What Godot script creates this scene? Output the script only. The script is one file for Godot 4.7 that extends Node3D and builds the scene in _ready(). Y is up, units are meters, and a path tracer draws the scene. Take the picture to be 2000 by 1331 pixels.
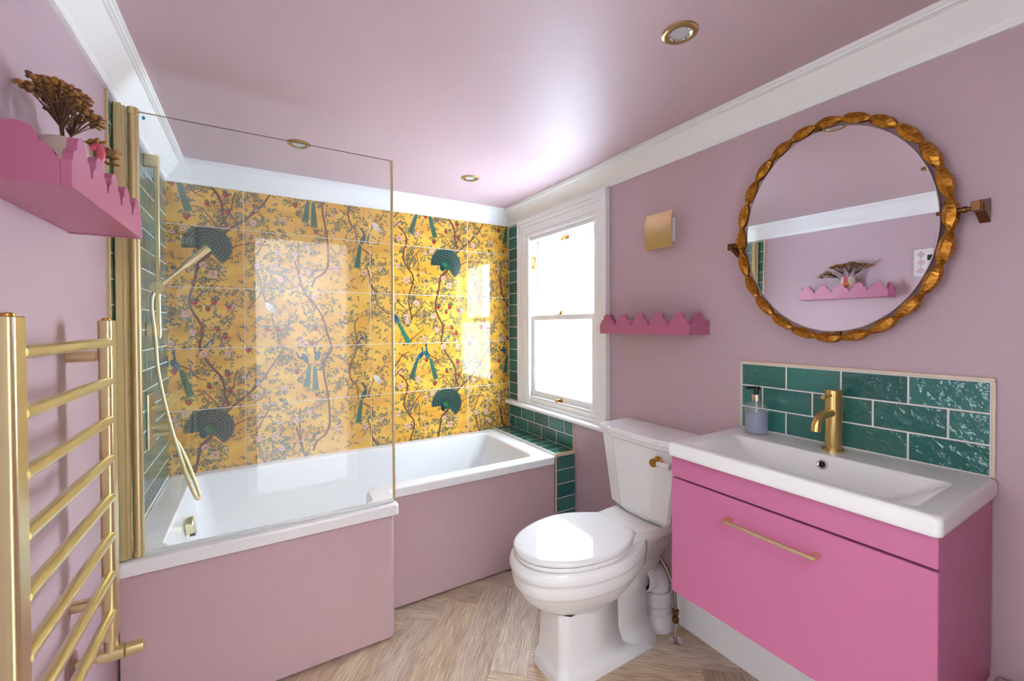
extends Node3D
# A pink bathroom: peacock-printed tile wall, L-shaped bath with a brass screen, toilet, vanity and oval mirror.
# Axes: the right wall is x = 0, the back wall z = 0, the floor y = 0.

const W := 1.8186      # room width
const D := 2.62        # room depth
const H := 1.965       # ceiling height
const COVE_P := 0.082
const COVE_D := 0.095
const RIM := 0.524     # bath rim height

var used := {}
var mats := {}
var cache := {}
var rng := RandomNumberGenerator.new()


class MB:
	var V := PackedVector3Array()
	var N := PackedVector3Array()
	var T := PackedVector2Array()
	var I := PackedInt32Array()

	func tri(a: Vector3, b: Vector3, c: Vector3, away: Vector3) -> void:
		var n := (b - a).cross(c - a)
		if n.length_squared() < 1e-18:
			return
		n = n.normalized()
		if n.dot((a + b + c) / 3.0 - away) < 0.0:
			n = -n
			var s := b
			b = c
			c = s
		var k := V.size()
		V.append_array(PackedVector3Array([a, b, c]))
		N.append_array(PackedVector3Array([n, n, n]))
		T.append_array(PackedVector2Array([Vector2.ZERO, Vector2.ZERO, Vector2.ZERO]))
		I.append_array(PackedInt32Array([k, k + 2, k + 1]))

	func quad(a: Vector3, b: Vector3, c: Vector3, d: Vector3, away: Vector3) -> void:
		tri(a, b, c, away)
		tri(a, c, d, away)

	# chamfered box
	func box(lo: Vector3, hi: Vector3, bev := 0.0) -> void:
		var m := (lo + hi) * 0.5
		var h := (hi - lo) * 0.5
		bev = minf(bev, minf(h.x, minf(h.y, h.z)) * 0.9)
		var p := func(sx: float, sy: float, sz: float, ax: int) -> Vector3:
			var q := Vector3(sx * h.x, sy * h.y, sz * h.z)
			if bev > 0.0:
				for k in 3:
					if k != ax:
						q[k] -= signf(q[k]) * bev
			return m + q
		for s in [-1.0, 1.0]:
			quad(p.call(s, -1.0, -1.0, 0), p.call(s, 1.0, -1.0, 0), p.call(s, 1.0, 1.0, 0), p.call(s, -1.0, 1.0, 0), m)
			quad(p.call(-1.0, s, -1.0, 1), p.call(1.0, s, -1.0, 1), p.call(1.0, s, 1.0, 1), p.call(-1.0, s, 1.0, 1), m)
			quad(p.call(-1.0, -1.0, s, 2), p.call(1.0, -1.0, s, 2), p.call(1.0, 1.0, s, 2), p.call(-1.0, 1.0, s, 2), m)
		if bev <= 0.0:
			return
		for s in [-1.0, 1.0]:
			for t in [-1.0, 1.0]:
				quad(p.call(s, t, -1.0, 0), p.call(s, t, 1.0, 0), p.call(s, t, 1.0, 1), p.call(s, t, -1.0, 1), m)
				quad(p.call(s, -1.0, t, 0), p.call(s, 1.0, t, 0), p.call(s, 1.0, t, 2), p.call(s, -1.0, t, 2), m)
				quad(p.call(-1.0, s, t, 1), p.call(1.0, s, t, 1), p.call(1.0, s, t, 2), p.call(-1.0, s, t, 2), m)
				for r in [-1.0, 1.0]:
					tri(p.call(s, t, r, 0), p.call(s, t, r, 1), p.call(s, t, r, 2), m)

	# smooth surface through rows of points; the first strip faces away from AWAY
	func grid(rows: Array, closed: bool, away: Vector3, flat := false) -> void:
		var nr := rows.size()
		var nc: int = rows[0].size()
		var lim := nc if closed else nc - 1
		var sign_sum := 0.0
		for j in lim:
			var a: Vector3 = rows[0][j]
			var b: Vector3 = rows[0][(j + 1) % nc]
			var c: Vector3 = rows[1][(j + 1) % nc]
			var d: Vector3 = rows[1][j]
			sign_sum += (c - a).cross(d - b).dot((a + b + c + d) * 0.25 - away)
		var flip := sign_sum < 0.0
		if flat:
			for i in nr - 1:
				for j in lim:
					var a: Vector3 = rows[i][j]
					var b: Vector3 = rows[i][(j + 1) % nc]
					var c: Vector3 = rows[i + 1][(j + 1) % nc]
					var d: Vector3 = rows[i + 1][j]
					var n := (c - a).cross(d - b)
					if n.length_squared() < 1e-20:
						continue
					n = n.normalized() * (-1.0 if flip else 1.0)
					quad(a, b, c, d, (a + b + c + d) * 0.25 - n)
			return
		var base := V.size()
		var acc := PackedVector3Array()
		acc.resize(nr * nc)
		for i in nr - 1:
			for j in lim:
				var j2 := (j + 1) % nc
				var a: Vector3 = rows[i][j]
				var b: Vector3 = rows[i][j2]
				var c: Vector3 = rows[i + 1][j2]
				var d: Vector3 = rows[i + 1][j]
				var n := (c - a).cross(d - b)
				if flip:
					n = -n
				acc[i * nc + j] += n
				acc[i * nc + j2] += n
				acc[(i + 1) * nc + j] += n
				acc[(i + 1) * nc + j2] += n
				var ia := base + i * nc + j
				var ib := base + i * nc + j2
				var ic := base + (i + 1) * nc + j2
				var id := base + (i + 1) * nc + j
				if flip:
					I.append_array(PackedInt32Array([ia, ib, ic, ia, ic, id]))
				else:
					I.append_array(PackedInt32Array([ia, ic, ib, ia, id, ic]))
		for i in nr:
			for j in nc:
				V.append(rows[i][j])
				N.append(acc[i * nc + j].normalized() if acc[i * nc + j].length_squared() > 1e-24 else Vector3.UP)
				T.append(Vector2(float(j) / nc, float(i) / nr))

	func cap(row, towards: Vector3) -> void:
		var c := Vector3.ZERO
		for p in row:
			c += p
		c /= row.size()
		for j in row.size():
			tri(c, row[j], row[(j + 1) % row.size()], c - towards)

	# a round bar through points; radius may be one number or one per point
	func tube(pts: Array, radius, segs := 12, caps := true) -> void:
		var rows := []
		var t0: Vector3 = (pts[1] - pts[0]).normalized()
		var side := t0.cross(Vector3.UP)
		if side.length() < 0.1:
			side = t0.cross(Vector3.RIGHT)
		side = side.normalized()
		for i in pts.size():
			var t: Vector3 = (pts[mini(i + 1, pts.size() - 1)] - pts[maxi(i - 1, 0)]).normalized()
			side = (side - t * side.dot(t)).normalized()
			var up := t.cross(side)
			var r: float = radius[i] if radius is Array else radius
			var row := PackedVector3Array()
			for k in segs:
				var an := TAU * k / segs
				row.append(pts[i] + (side * cos(an) + up * sin(an)) * r)
			rows.append(row)
		grid(rows, true, (pts[0] + pts[1]) * 0.5)
		if caps:
			cap(rows[0], pts[0] - pts[1])
			cap(rows[-1], pts[-1] - pts[-2])

	# profile of (radius, height) turned round AXIS at AT; sharp corners of the profile stay sharp
	func lathe(prof: Array, at: Vector3, axis := Vector3.UP, segs := 28) -> void:
		axis = axis.normalized()
		var e := axis.cross(Vector3.RIGHT)
		if e.length() < 0.2:
			e = axis.cross(Vector3.BACK)
		e = e.normalized()
		var g := axis.cross(e)
		var run := []
		var mk := func(p: Vector2) -> PackedVector3Array:
			var row := PackedVector3Array()
			for k in segs:
				var an := TAU * k / segs
				row.append(at + axis * p.y + (e * cos(an) + g * sin(an)) * maxf(p.x, 0.00001))
			return row
		for i in prof.size():
			run.append(prof[i])
			var corner := false
			if i > 0 and i < prof.size() - 1:
				var d0: Vector2 = (prof[i] - prof[i - 1]).normalized()
				var d1: Vector2 = (prof[i + 1] - prof[i]).normalized()
				corner = d0.dot(d1) < 0.8
			if (corner or i == prof.size() - 1) and run.size() > 1:
				var rows := []
				for q in run:
					rows.append(mk.call(q))
				# outward side of the run: to the right of its direction when the profile climbs
				var a: Vector2 = run[0]
				var b: Vector2 = run[1]
				var n2 := Vector2(b.y - a.y, -(b.x - a.x)).normalized()
				var mid := (a + b) * 0.5
				var w := mid - n2 * 0.001
				_run(rows, at + axis * w.y, axis, n2)
				run = [prof[i]]

	func _run(rows: Array, _at: Vector3, axis: Vector3, n2: Vector2) -> void:
		var a: Vector3 = rows[0][0]
		var b: Vector3 = rows[0][1]
		var c: Vector3 = rows[1][1]
		var d: Vector3 = rows[1][0]
		var m := (a + b + c + d) * 0.25
		var ctr := Vector3.ZERO
		for p in rows[0]:
			ctr += p
		ctr /= rows[0].size()
		var rad := (m - ctr) - axis * (m - ctr).dot(axis)
		var out := (rad.normalized() * n2.x + axis * n2.y)
		# orient by the first quad only
		var n := (c - a).cross(d - b)
		var want := n.dot(out) >= 0.0
		var base_rows := rows
		if not want:
			base_rows = []
			for r in rows:
				var rr := PackedVector3Array(r)
				rr.reverse()
				base_rows.append(rr)
		_grid_raw(base_rows)

	func _grid_raw(rows: Array) -> void:
		var nr := rows.size()
		var nc: int = rows[0].size()
		var base := V.size()
		var acc := PackedVector3Array()
		acc.resize(nr * nc)
		for i in nr - 1:
			for j in nc:
				var j2 := (j + 1) % nc
				var n: Vector3 = (rows[i + 1][j2] - rows[i][j]).cross(rows[i + 1][j] - rows[i][j2])
				for q in [i * nc + j, i * nc + j2, (i + 1) * nc + j, (i + 1) * nc + j2]:
					acc[q] += n
				var ia := base + i * nc + j
				var ib := base + i * nc + j2
				var ic := base + (i + 1) * nc + j2
				var id := base + (i + 1) * nc + j
				I.append_array(PackedInt32Array([ia, ic, ib, ia, id, ic]))
		for i in nr:
			for j in nc:
				V.append(rows[i][j])
				var q := acc[i * nc + j]
				N.append(q.normalized() if q.length_squared() > 1e-24 else Vector3.UP)
				T.append(Vector2(float(j) / nc, float(i) / nr))

	# polygon in the plane (o, ex, ey) pushed along ez by depth
	func prism(poly: PackedVector2Array, o: Vector3, ex: Vector3, ey: Vector3, ez: Vector3, depth: float) -> void:
		var ind := Geometry2D.triangulate_polygon(poly)
		var at := func(p: Vector2, k: float) -> Vector3:
			return o + ex * p.x + ey * p.y + ez * k
		for i in range(0, ind.size(), 3):
			var a: Vector3 = at.call(poly[ind[i]], 0.0)
			var b: Vector3 = at.call(poly[ind[i + 1]], 0.0)
			var c: Vector3 = at.call(poly[ind[i + 2]], 0.0)
			var m := (a + b + c) / 3.0
			tri(a, b, c, m + ez * depth)
			var s := ez * depth
			tri(a + s, b + s, c + s, m)
		var area := 0.0
		var n := poly.size()
		for i in n:
			area += poly[i].cross(poly[(i + 1) % n])
		for i in n:
			var p := poly[i]
			var q := poly[(i + 1) % n]
			var d := q - p
			var out := Vector2(d.y, -d.x) * signf(area)
			var a: Vector3 = at.call(p, 0.0)
			var b: Vector3 = at.call(q, 0.0)
			quad(a, b, b + ez * depth, a + ez * depth, (a + b) * 0.5 + ez * depth * 0.5 - (ex * out.x + ey * out.y))

	func planar(o: Vector3, ua: Vector3, va: Vector3) -> void:
		for i in V.size():
			T[i] = Vector2((V[i] - o).dot(ua), (V[i] - o).dot(va))

	func mesh() -> ArrayMesh:
		var arr := []
		arr.resize(Mesh.ARRAY_MAX)
		arr[Mesh.ARRAY_VERTEX] = V
		arr[Mesh.ARRAY_NORMAL] = N
		arr[Mesh.ARRAY_TEX_UV] = T
		arr[Mesh.ARRAY_INDEX] = I
		var am := ArrayMesh.new()
		am.add_surface_from_arrays(Mesh.PRIMITIVE_TRIANGLES, arr)
		return am


# ---------------------------------------------------------------- naming and tagging
func numbered(called: String) -> String:
	var n: int = used.get(called, 0)
	used[called] = n + 1
	return called if n == 0 else "%s_%03d" % [called, n]


func thing(called: String, label: String, category: String, at := Vector3.ZERO, group := "") -> Node3D:
	var o := Node3D.new()
	o.name = numbered(called)
	add_child(o)
	o.position = at
	o.set_meta("label", label)
	o.set_meta("category", category)
	if group:
		o.set_meta("group", group)
	return o


func part(called: String, mb, m: Material, parent: Node3D, label := "") -> MeshInstance3D:
	var o := MeshInstance3D.new()
	o.name = called
	o.mesh = mb.mesh() if mb is MB else mb
	o.material_override = m
	parent.add_child(o, true)
	if label:
		o.set_meta("label", label)
	return o


func struct(called: String, mb, m: Material, label: String, category: String) -> MeshInstance3D:
	var o := MeshInstance3D.new()
	o.name = called
	o.mesh = mb.mesh() if mb is MB else mb
	o.material_override = m
	add_child(o)
	o.set_meta("kind", "structure")
	o.set_meta("label", label)
	o.set_meta("category", category)
	return o


func mat(key: String, c: Color, rough := 0.6, metal := 0.0) -> StandardMaterial3D:
	if mats.has(key):
		return mats[key]
	var m := StandardMaterial3D.new()
	m.resource_name = key
	m.albedo_color = c
	m.roughness = rough
	m.metallic = metal
	mats[key] = m
	return m


func rgb8(r: int, g: int, b: int) -> Color:
	return Color(r / 255.0, g / 255.0, b / 255.0)


func bxm(lo: Vector3, hi: Vector3, bev := 0.0) -> MB:
	var mb := MB.new()
	mb.box(lo, hi, bev)
	return mb


func v3(x: float, y: float, z: float) -> Vector3:
	return Vector3(x, y, z)


func smooth_path(pts: Array, per := 6) -> Array:
	var c := Curve3D.new()
	for i in pts.size():
		var a: Vector3 = pts[maxi(i - 1, 0)]
		var b: Vector3 = pts[mini(i + 1, pts.size() - 1)]
		var t := (b - a) / 6.0
		c.add_point(pts[i], -t, t)
	var out := []
	for i in pts.size() - 1:
		for k in per:
			out.append(c.sample(i, float(k) / per))
	out.append(pts[-1])
	return out


func rrect(x0: float, x1: float, z0: float, z1: float, r: float, y: float, n := 6) -> PackedVector3Array:
	var row := PackedVector3Array()
	var cs := [[x1 - r, z1 - r, 0.0], [x0 + r, z1 - r, PI / 2], [x0 + r, z0 + r, PI], [x1 - r, z0 + r, PI * 1.5]]
	for c in cs:
		for k in n + 1:
			var an: float = c[2] + PI / 2 * k / n
			row.append(v3(c[0] + r * cos(an), y, c[1] + r * sin(an)))
	return row


# ---------------------------------------------------------------- computed textures
var pw := 0
var ph := 0
var buf := PackedByteArray()
const PX := 1.275      # texture pixels per millimetre of the print


func dot_px(x: int, y: int, c: Color, a: float) -> void:
	if a <= 0.003:
		return
	x = posmod(x, pw)
	y = posmod(y, ph)
	var i := (y * pw + x) * 3
	a = minf(a, 1.0)
	buf[i] = int(buf[i] + (c.r * 255.0 - buf[i]) * a)
	buf[i + 1] = int(buf[i + 1] + (c.g * 255.0 - buf[i + 1]) * a)
	buf[i + 2] = int(buf[i + 2] + (c.b * 255.0 - buf[i + 2]) * a)


# an ellipse in millimetres with soft edge; turned by ang
func blot(u: float, v: float, rx: float, ry: float, ang: float, c: Color, a := 1.0) -> void:
	var cx := u * PX
	var cy := v * PX
	rx *= PX
	ry *= PX
	var r := int(ceil(maxf(rx, ry) + 1.0))
	var ca := cos(ang)
	var sa := sin(ang)
	var soft := 1.0 / maxf(minf(rx, ry), 0.6)
	for y in range(int(cy) - r, int(cy) + r + 1):
		for x in range(int(cx) - r, int(cx) + r + 1):
			var dx := x - cx
			var dy := y - cy
			var p := (dx * ca + dy * sa) / rx
			var q := (-dx * sa + dy * ca) / ry
			var d := p * p + q * q
			if d < (1.0 + soft) * (1.0 + soft):
				dot_px(x, y, c, clampf((1.0 - sqrt(d)) / soft + 0.5, 0.0, 1.0) * a)


# a pointed leaf
func leaf(u: float, v: float, l: float, w: float, ang: float, c: Color) -> void:
	var n := int(ceil(l * PX))
	for k in n:
		var t := (k + 0.5) / n
		var hw := w * 0.5 * sin(PI * pow(t, 0.8)) * PX + 0.35
		var cx := (u + cos(ang) * l * t) * PX
		var cy := (v + sin(ang) * l * t) * PX
		var m := int(ceil(hw))
		for s in range(-m, m + 1):
			var a := clampf(hw - absf(s) + 0.5, 0.0, 1.0)
			var tone := c.lightened(0.16) if s > 0 else c
			dot_px(int(round(cx - sin(ang) * s)), int(round(cy + cos(ang) * s)), tone, a)


func stroke(pts: Array, w0: float, w1: float, c: Color) -> void:
	# pts: Vector2 in millimetres
	var total := 0.0
	for i in pts.size() - 1:
		total += (pts[i + 1] - pts[i]).length()
	var run := 0.0
	for i in pts.size() - 1:
		var d: Vector2 = pts[i + 1] - pts[i]
		var l := d.length()
		var steps := maxi(1, int(l * PX / 1.1))
		for k in steps:
			var t := float(k) / steps
			var q: Vector2 = pts[i] + d * t
			var w := lerpf(w0, w1, (run + l * t) / maxf(total, 0.001))
			blot(q.x, q.y, w * 0.5, w * 0.5, 0.0, c, 0.85)
			if w > 4.0:
				var nn := Vector2(-d.y, d.x).normalized()
				blot(q.x + nn.x * w * 0.2, q.y + nn.y * w * 0.2, w * 0.14, w * 0.14, 0.0, c.lightened(0.28), 0.5)
		run += l


func curve2(pts: Array) -> Array:
	var c := Curve2D.new()
	for i in pts.size():
		var a: Vector2 = pts[maxi(i - 1, 0)]
		var b: Vector2 = pts[mini(i + 1, pts.size() - 1)]
		c.add_point(pts[i], -(b - a) / 6.0, (b - a) / 6.0)
	var out := []
	for i in pts.size() - 1:
		for k in 6:
			out.append(c.sample(i, k / 6.0))
	out.append(pts[-1])
	return out


func long_tail(a: Vector2, b: Vector2, w0: float, w1: float, base: Color) -> void:
	var d := b - a
	var l := d.length()
	var t := d / l
	var n := Vector2(-t.y, t.x)
	var ang := atan2(t.y, t.x)
	var k := 0.0
	while k < l:
		var w := lerpf(w0, w1, k / l)
		blot(a.x + t.x * k, a.y + t.y * k, 1.6, w * 0.5, ang, base, 0.95)
		k += 1.2
	k = 4.0
	while k < l - 4.0:
		var w := lerpf(w0, w1, k / l)
		for s in 9:
			var off := (s / 8.0 - 0.5) * w
			var tone := base.lightened(0.2 + 0.14 * rng.randf()) if s % 2 == 0 else base.darkened(0.3)
			var q := a + t * (k + rng.randf() * 3.0) + n * off
			leaf(q.x, q.y, 9.0, 2.4, ang, tone)
		var m := a + t * (k + 10.0)
		blot(m.x, m.y, 0.8, w * 0.46, ang, rgb8(150, 175, 120), 0.55)
		k += 15.0
	for s in 9:
		var q := b + n * ((s / 8.0 - 0.5) * w1)
		leaf(q.x, q.y, 9.0, 2.4, ang + (s / 8.0 - 0.5) * 0.5, base.darkened(0.1))


func peacock(head: Vector2, neck: Vector2, body: Vector2, t0: Vector2, t1: Vector2, base: Color) -> void:
	long_tail(t0, t1, 16.0, 30.0, base)
	var teal := rgb8(42, 92, 98)
	var ang := atan2(t0.y - body.y, t0.x - body.x)
	blot(body.x, body.y, 27.0, 14.0, ang, teal)
	blot(body.x - 3, body.y - 3, 18.0, 7.0, ang, teal.lightened(0.16), 0.7)
	stroke(curve2([body, neck, head]), 14.0, 6.0, rgb8(36, 78, 96))
	blot(head.x, head.y, 6.0, 4.5, 0.4, rgb8(40, 70, 88))
	stroke([head, head + Vector2(-8, 3)], 2.5, 1.0, rgb8(70, 60, 50))
	stroke([head, head + Vector2(2, -9)], 1.2, 1.2, rgb8(50, 70, 80))
	for k in 12:
		var q := body.lerp(t0, k / 12.0) + Vector2(rng.randf_range(-6, 6), rng.randf_range(-6, 6))
		leaf(q.x, q.y, 9.0, 4.0, ang, teal.lightened(rng.randf() * 0.25))


func small_bird(p: Vector2, ang: float, c: Color, belly: Color) -> void:
	blot(p.x, p.y, 17.0, 7.5, ang, c)
	blot(p.x + 2, p.y + 3, 10.0, 4.0, ang, belly)
	var f := Vector2(cos(ang), sin(ang))
	blot(p.x + f.x * 17.0, p.y + f.y * 17.0, 6.5, 5.5, ang, c.darkened(0.15))
	leaf(p.x - f.x * 10.0, p.y - f.y * 10.0, 30.0, 7.0, ang + PI, c.darkened(0.35))
	leaf(p.x + f.x * 22.0, p.y + f.y * 22.0, 5.0, 2.5, ang, rgb8(80, 60, 50))


func blossom_at(u: float, v: float, s: float) -> void:
	var tones := [rgb8(216, 166, 142), rgb8(228, 190, 164), rgb8(200, 146, 128), rgb8(224, 180, 156)]
	for ring in 3:
		var n := 9 - ring * 2
		for k in n:
			var an := TAU * k / n + ring * 0.5 + rng.randf() * 0.3
			var r := s * (0.75 - ring * 0.27)
			var tone: Color = tones[rng.randi() % 4]
			blot(u + cos(an) * r, v + sin(an) * r, s * 0.36, s * 0.26, an + PI / 2, tone)
			blot(u + cos(an) * r * 0.8, v + sin(an) * r * 0.8, s * 0.1, s * 0.16, an + PI / 2, rgb8(178, 118, 108), 0.5)
	blot(u, v, s * 0.2, s * 0.18, 0.0, rgb8(178, 96, 100))


func fruit_at(u: float, v: float) -> void:
	var r := rng.randf_range(9.5, 13.0)
	blot(u, v, r, r * 0.92, 0.0, rgb8(178, 44, 42))
	blot(u + r * 0.3, v + r * 0.25, r * 0.6, r * 0.55, 0.3, rgb8(150, 28, 38))
	blot(u - r * 0.25, v - r * 0.25, r * 0.3, r * 0.26, 0.0, rgb8(226, 128, 104), 0.85)
	for k in 3:
		leaf(u, v + r * 0.8, 7.0, 3.0, PI / 2 + (k - 1) * 0.5, rgb8(160, 50, 40))
	for k in 4:
		leaf(u + rng.randf_range(-8, 8), v - r * 0.5, 17.0, 6.5, -PI / 2 + (k - 1.5) * 0.75, rgb8(64, 84, 54))


func spray(u: float, v: float, dir: float, n: int, stem: float) -> void:
	var greens := [rgb8(62, 84, 56), rgb8(82, 100, 66), rgb8(104, 108, 76), rgb8(54, 72, 60), rgb8(122, 110, 88), rgb8(74, 86, 72)]
	var p := Vector2(u, v)
	var an := dir
	var pts := [p]
	for k in n:
		an += rng.randf_range(-0.4, 0.4)
		p += Vector2(cos(an), sin(an)) * stem / n
		pts.append(p)
	stroke(pts, 1.7, 1.1, rgb8(128, 84, 64))
	for k in range(1, pts.size()):
		for s in [-1.0, 1.0]:
			if rng.randf() < 0.85:
				var c: Color = greens[rng.randi() % greens.size()]
				leaf(pts[k].x, pts[k].y, rng.randf_range(7.0, 13.0), rng.randf_range(3.0, 5.2), an + s * rng.randf_range(0.5, 1.2), c)
	leaf(p.x, p.y, 11.0, 4.0, an, greens[rng.randi() % greens.size()])


# a side branch that wanders off and carries sprays
func bough(p: Vector2, dir: float, l: float, w: float, bark: Color) -> void:
	var pts := [p]
	var an := dir
	var n := maxi(3, int(l / 16.0))
	var bend := rng.randf_range(-0.28, 0.28)
	for k in n:
		an += bend + rng.randf_range(-0.18, 0.18)
		p += Vector2(cos(an), sin(an)) * l / n
		pts.append(p)
	stroke(curve2(pts), w, 1.4, bark)
	for k in range(1, pts.size()):
		for s in [-1.0, 1.0]:
			if rng.randf() < 0.75:
				spray(pts[k].x, pts[k].y, an + s * rng.randf_range(0.5, 1.2), 2, rng.randf_range(14, 26))
	spray(p.x, p.y, an, 3, 24)


func print_texture() -> ImageTexture:
	pw = int(1204 * PX)
	ph = int(864 * PX)
	var n1 := FastNoiseLite.new()
	n1.seed = 5
	n1.frequency = 0.006
	n1.fractal_octaves = 4
	var n2 := FastNoiseLite.new()
	n2.seed = 9
	n2.frequency = 0.05
	n2.fractal_octaves = 3
	var a := n1.get_seamless_image(pw / 2, ph, false, false, 0.15).get_data()   # streaks lie across
	var b := n2.get_seamless_image(pw / 2, ph, false, false, 0.1).get_data()
	buf.resize(pw * ph * 3)
	var lo := rgb8(220, 158, 56)
	var hi := rgb8(243, 196, 84)
	var half := pw / 2
	for y in ph:
		for x in pw:
			var j := y * half + mini(x / 2, half - 1)
			var t := clampf((a[j] * 0.7 + b[j] * 0.3) / 255.0 * 1.7 - 0.35, 0.0, 1.0)
			var i := (y * pw + x) * 3
			buf[i] = int(255.0 * lerpf(lo.r, hi.r, t))
			buf[i + 1] = int(255.0 * lerpf(lo.g, hi.g, t))
			buf[i + 2] = int(255.0 * lerpf(lo.b, hi.b, t))
	# traced vines: first width, last width, then u, v in millimetres
	var vines := [[9,8,-136,-161,-165,-136,-182,-111,-191,-76,-196,-36,-208,11,-217,51,-214,91,-200,125,-182,159,-166,188],
		[9,7,-172,188,-171,227,-181,276,-165,326,-137,374,-101,423,-87,471,-85,519,-68,565],
		[9,4,-81,599,-51,570,-5,532,42,487,80,441,112,387,134,351,162,308],
		[4,3,-255,364,-217,387,-194,422,-157,437],
		[3,4,-204,485,-171,488,-143,519,-119,551,-101,588],
		[5,3,-95,565,-75,532,-55,492,-44,438,-34,397],
		[7,7,-141,716,-165,739,-181,766,-193,804,-201,861],
		[4,3,-54,671,-16,649,35,637,78,642,110,636],
		[4,3,56,691,72,650,94,609,105,573,100,535],
		[5,5,50,728,55,802,60,846],
		[3,3,109,761,114,824,97,852],
		[3,3,163,775,163,844],
		[6,6,223,-146,239,-84,253,-21,284,36,325,87,352,139,367,192],
		[7,7,367,192,384,256,396,302,377,342,353,380,355,433,367,506,378,580,382,660,380,720,361,764,319,797,301,840],
		[4,5,238,612,238,702,243,767,251,820],
		[5,5,534,136,514,184,527,259,520,327,487,407,492,475,521,518,531,574],
		[5,3,584,585,601,524,632,450],
		[5,5,557,618,593,642,610,679,583,710,596,761,605,825,643,858],
		[5,4,599,-63,626,-9,639,61,687,102],
		[4,4,63,-68,73,-7,89,60,110,91],
		[5,5,115,128,125,190],
		[5,5,122,176,136,201,146,263],
		[3,2,146,263,180,220,191,176],
		[3,3,10,99,46,55,68,24],
		[6,6,763,-395,798,-358,810,-312,794,-258,791,-205,815,-157,844,-120,847,-73,828,-13,819,40,831,99,836,147],
		[4,3,820,-154,848,-215,882,-260,907,-298],
		[3,2,870,-241,882,-182,878,-122,887,-63],
		[4,5,745,25,766,53,813,94],
		[4,3,843,129,873,99,904,68],
		[5,3,736,420,757,391,787,352,829,338],
		[4,3,830,270,866,241,910,206],
		[6,3,-114,-461,-93,-417,-86,-377,-81,-336,-62,-304]]
	var fruit := [1131,414,1057,466,1138,493,979,537,1056,101,1004,70,1080,66,1093,198,1122,231,226,422,321,549,13,300,141,201,93,197,318,196,294,273,1139,89,927,393]
	var blossoms := [926,611,965,593,1039,757,1076,798,53,745,155,810,145,673,223,673,166,503,40,536,418,737,1148,88,972,125,314,29,996,212,916,262,1037,314,1131,318,282,636,125,744,654,719,566,750,253,266,768,538,874,504,755,699,806,129,868,48,808,779,812,158]
	var doves := [635,486,107,88]
	var finches := [51,468,1061,262,546,263,763,449,315,763,1038,26]
	rng.seed = 41
	var bark := rgb8(112, 66, 56)
	var big := []    # places kept clear of sprays
	for k in 7:
		big.append([Vector2(1057 + 30.0 * cos(k), 655 + 30.0 * sin(k)), 70.0])
	var curves := []
	for s in vines:
		var pts := []
		for i in range(2, s.size(), 2):
			pts.append(Vector2(s[i], s[i + 1]))
		curves.append([curve2(pts), s[0], s[1]])
	# sprays first, scattered evenly
	for gy in 20:
		for gx in 27:
			var p := Vector2(gx * 44.6 + rng.randf_range(-20, 20), gy * 43.2 + rng.randf_range(-20, 20))
			spray(p.x, p.y, rng.randf() * TAU, 2 + rng.randi() % 2, rng.randf_range(18, 32))
	for k in 46:
		bough(Vector2(rng.randf() * 1204, rng.randf() * 864), -PI / 2 + rng.randf_range(-0.9, 0.9), rng.randf_range(70, 130), 2.6, bark.lightened(0.12))
	for c in curves:
		stroke(c[0], c[1] * 1.35, c[2] * 1.3, bark)
		var pts: Array = c[0]
		for i in range(3, pts.size(), 9):
			var d: Vector2 = pts[i] - pts[i - 1]
			var an := atan2(d.y, d.x) + (0.9 if rng.randf() < 0.5 else -0.9)
			bough(pts[i], an, rng.randf_range(40, 90), 2.8, bark)
	for i in range(0, blossoms.size(), 2):
		for k in 5:
			spray(blossoms[i], blossoms[i + 1], TAU * k / 5.0 + rng.randf(), 2, 24)
		blossom_at(blossoms[i], blossoms[i + 1], rng.randf_range(13, 19))
	for k in 50:
		blossom_at(rng.randf() * 1204, rng.randf() * 864, rng.randf_range(5, 9))
	for i in range(0, fruit.size(), 2):
		fruit_at(fruit[i], fruit[i + 1])
	for k in 12:
		blot(rng.randf() * 1204, rng.randf() * 864, 5, 5, 0, rgb8(170, 60, 60))
	# the fan-tailed bird: overlapping rows of scalloped feathers round its back
	var fc := Vector2(1057, 668)
	for ring in range(6, 0, -1):
		var r := ring * 15.0
		var n := 8 + ring * 5
		for k in n + 1:
			var an := deg_to_rad(lerpf(176.0, 412.0, float(k) / n))
			var q := fc + Vector2(cos(an), sin(an) * 0.95) * r
			var base := rgb8(66, 94, 80) if (k + ring) % 2 == 0 else rgb8(50, 80, 70)
			blot(q.x, q.y, 10.5, 8.0, an, rgb8(22, 40, 38))
			blot(q.x + cos(an) * 2.0, q.y + sin(an) * 2.0, 7.0, 5.0, an, base)
			blot(q.x + cos(an) * 4.5, q.y + sin(an) * 4.5, 3.4, 3.0, an, base.lightened(0.28), 0.85)
	blot(fc.x - 2, fc.y + 8, 30.0, 24.0, 0.5, rgb8(36, 90, 62))
	blot(fc.x - 8, fc.y + 4, 16.0, 12.0, 0.5, rgb8(62, 118, 76), 0.9)
	blot(fc.x - 26, fc.y + 26, 14.0, 20.0, -0.4, rgb8(30, 60, 66))
	stroke(curve2([fc + Vector2(-20, 14), fc + Vector2(-40, -4), fc + Vector2(-38, -24), fc + Vector2(-28, -28)]), 12, 6, rgb8(30, 66, 84))
	var green := rgb8(34, 92, 66)
	peacock(Vector2(925, 303), Vector2(929, 333), Vector2(931, 358), Vector2(952, 384), Vector2(986, 506), green)
	peacock(Vector2(901, 320), Vector2(903, 341), Vector2(890, 365), Vector2(871, 385), Vector2(834, 496), rgb8(46, 86, 72))
	peacock(Vector2(227, 326), Vector2(241, 349), Vector2(266, 352), Vector2(287, 396), Vector2(271, 500), rgb8(40, 96, 74))
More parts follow.
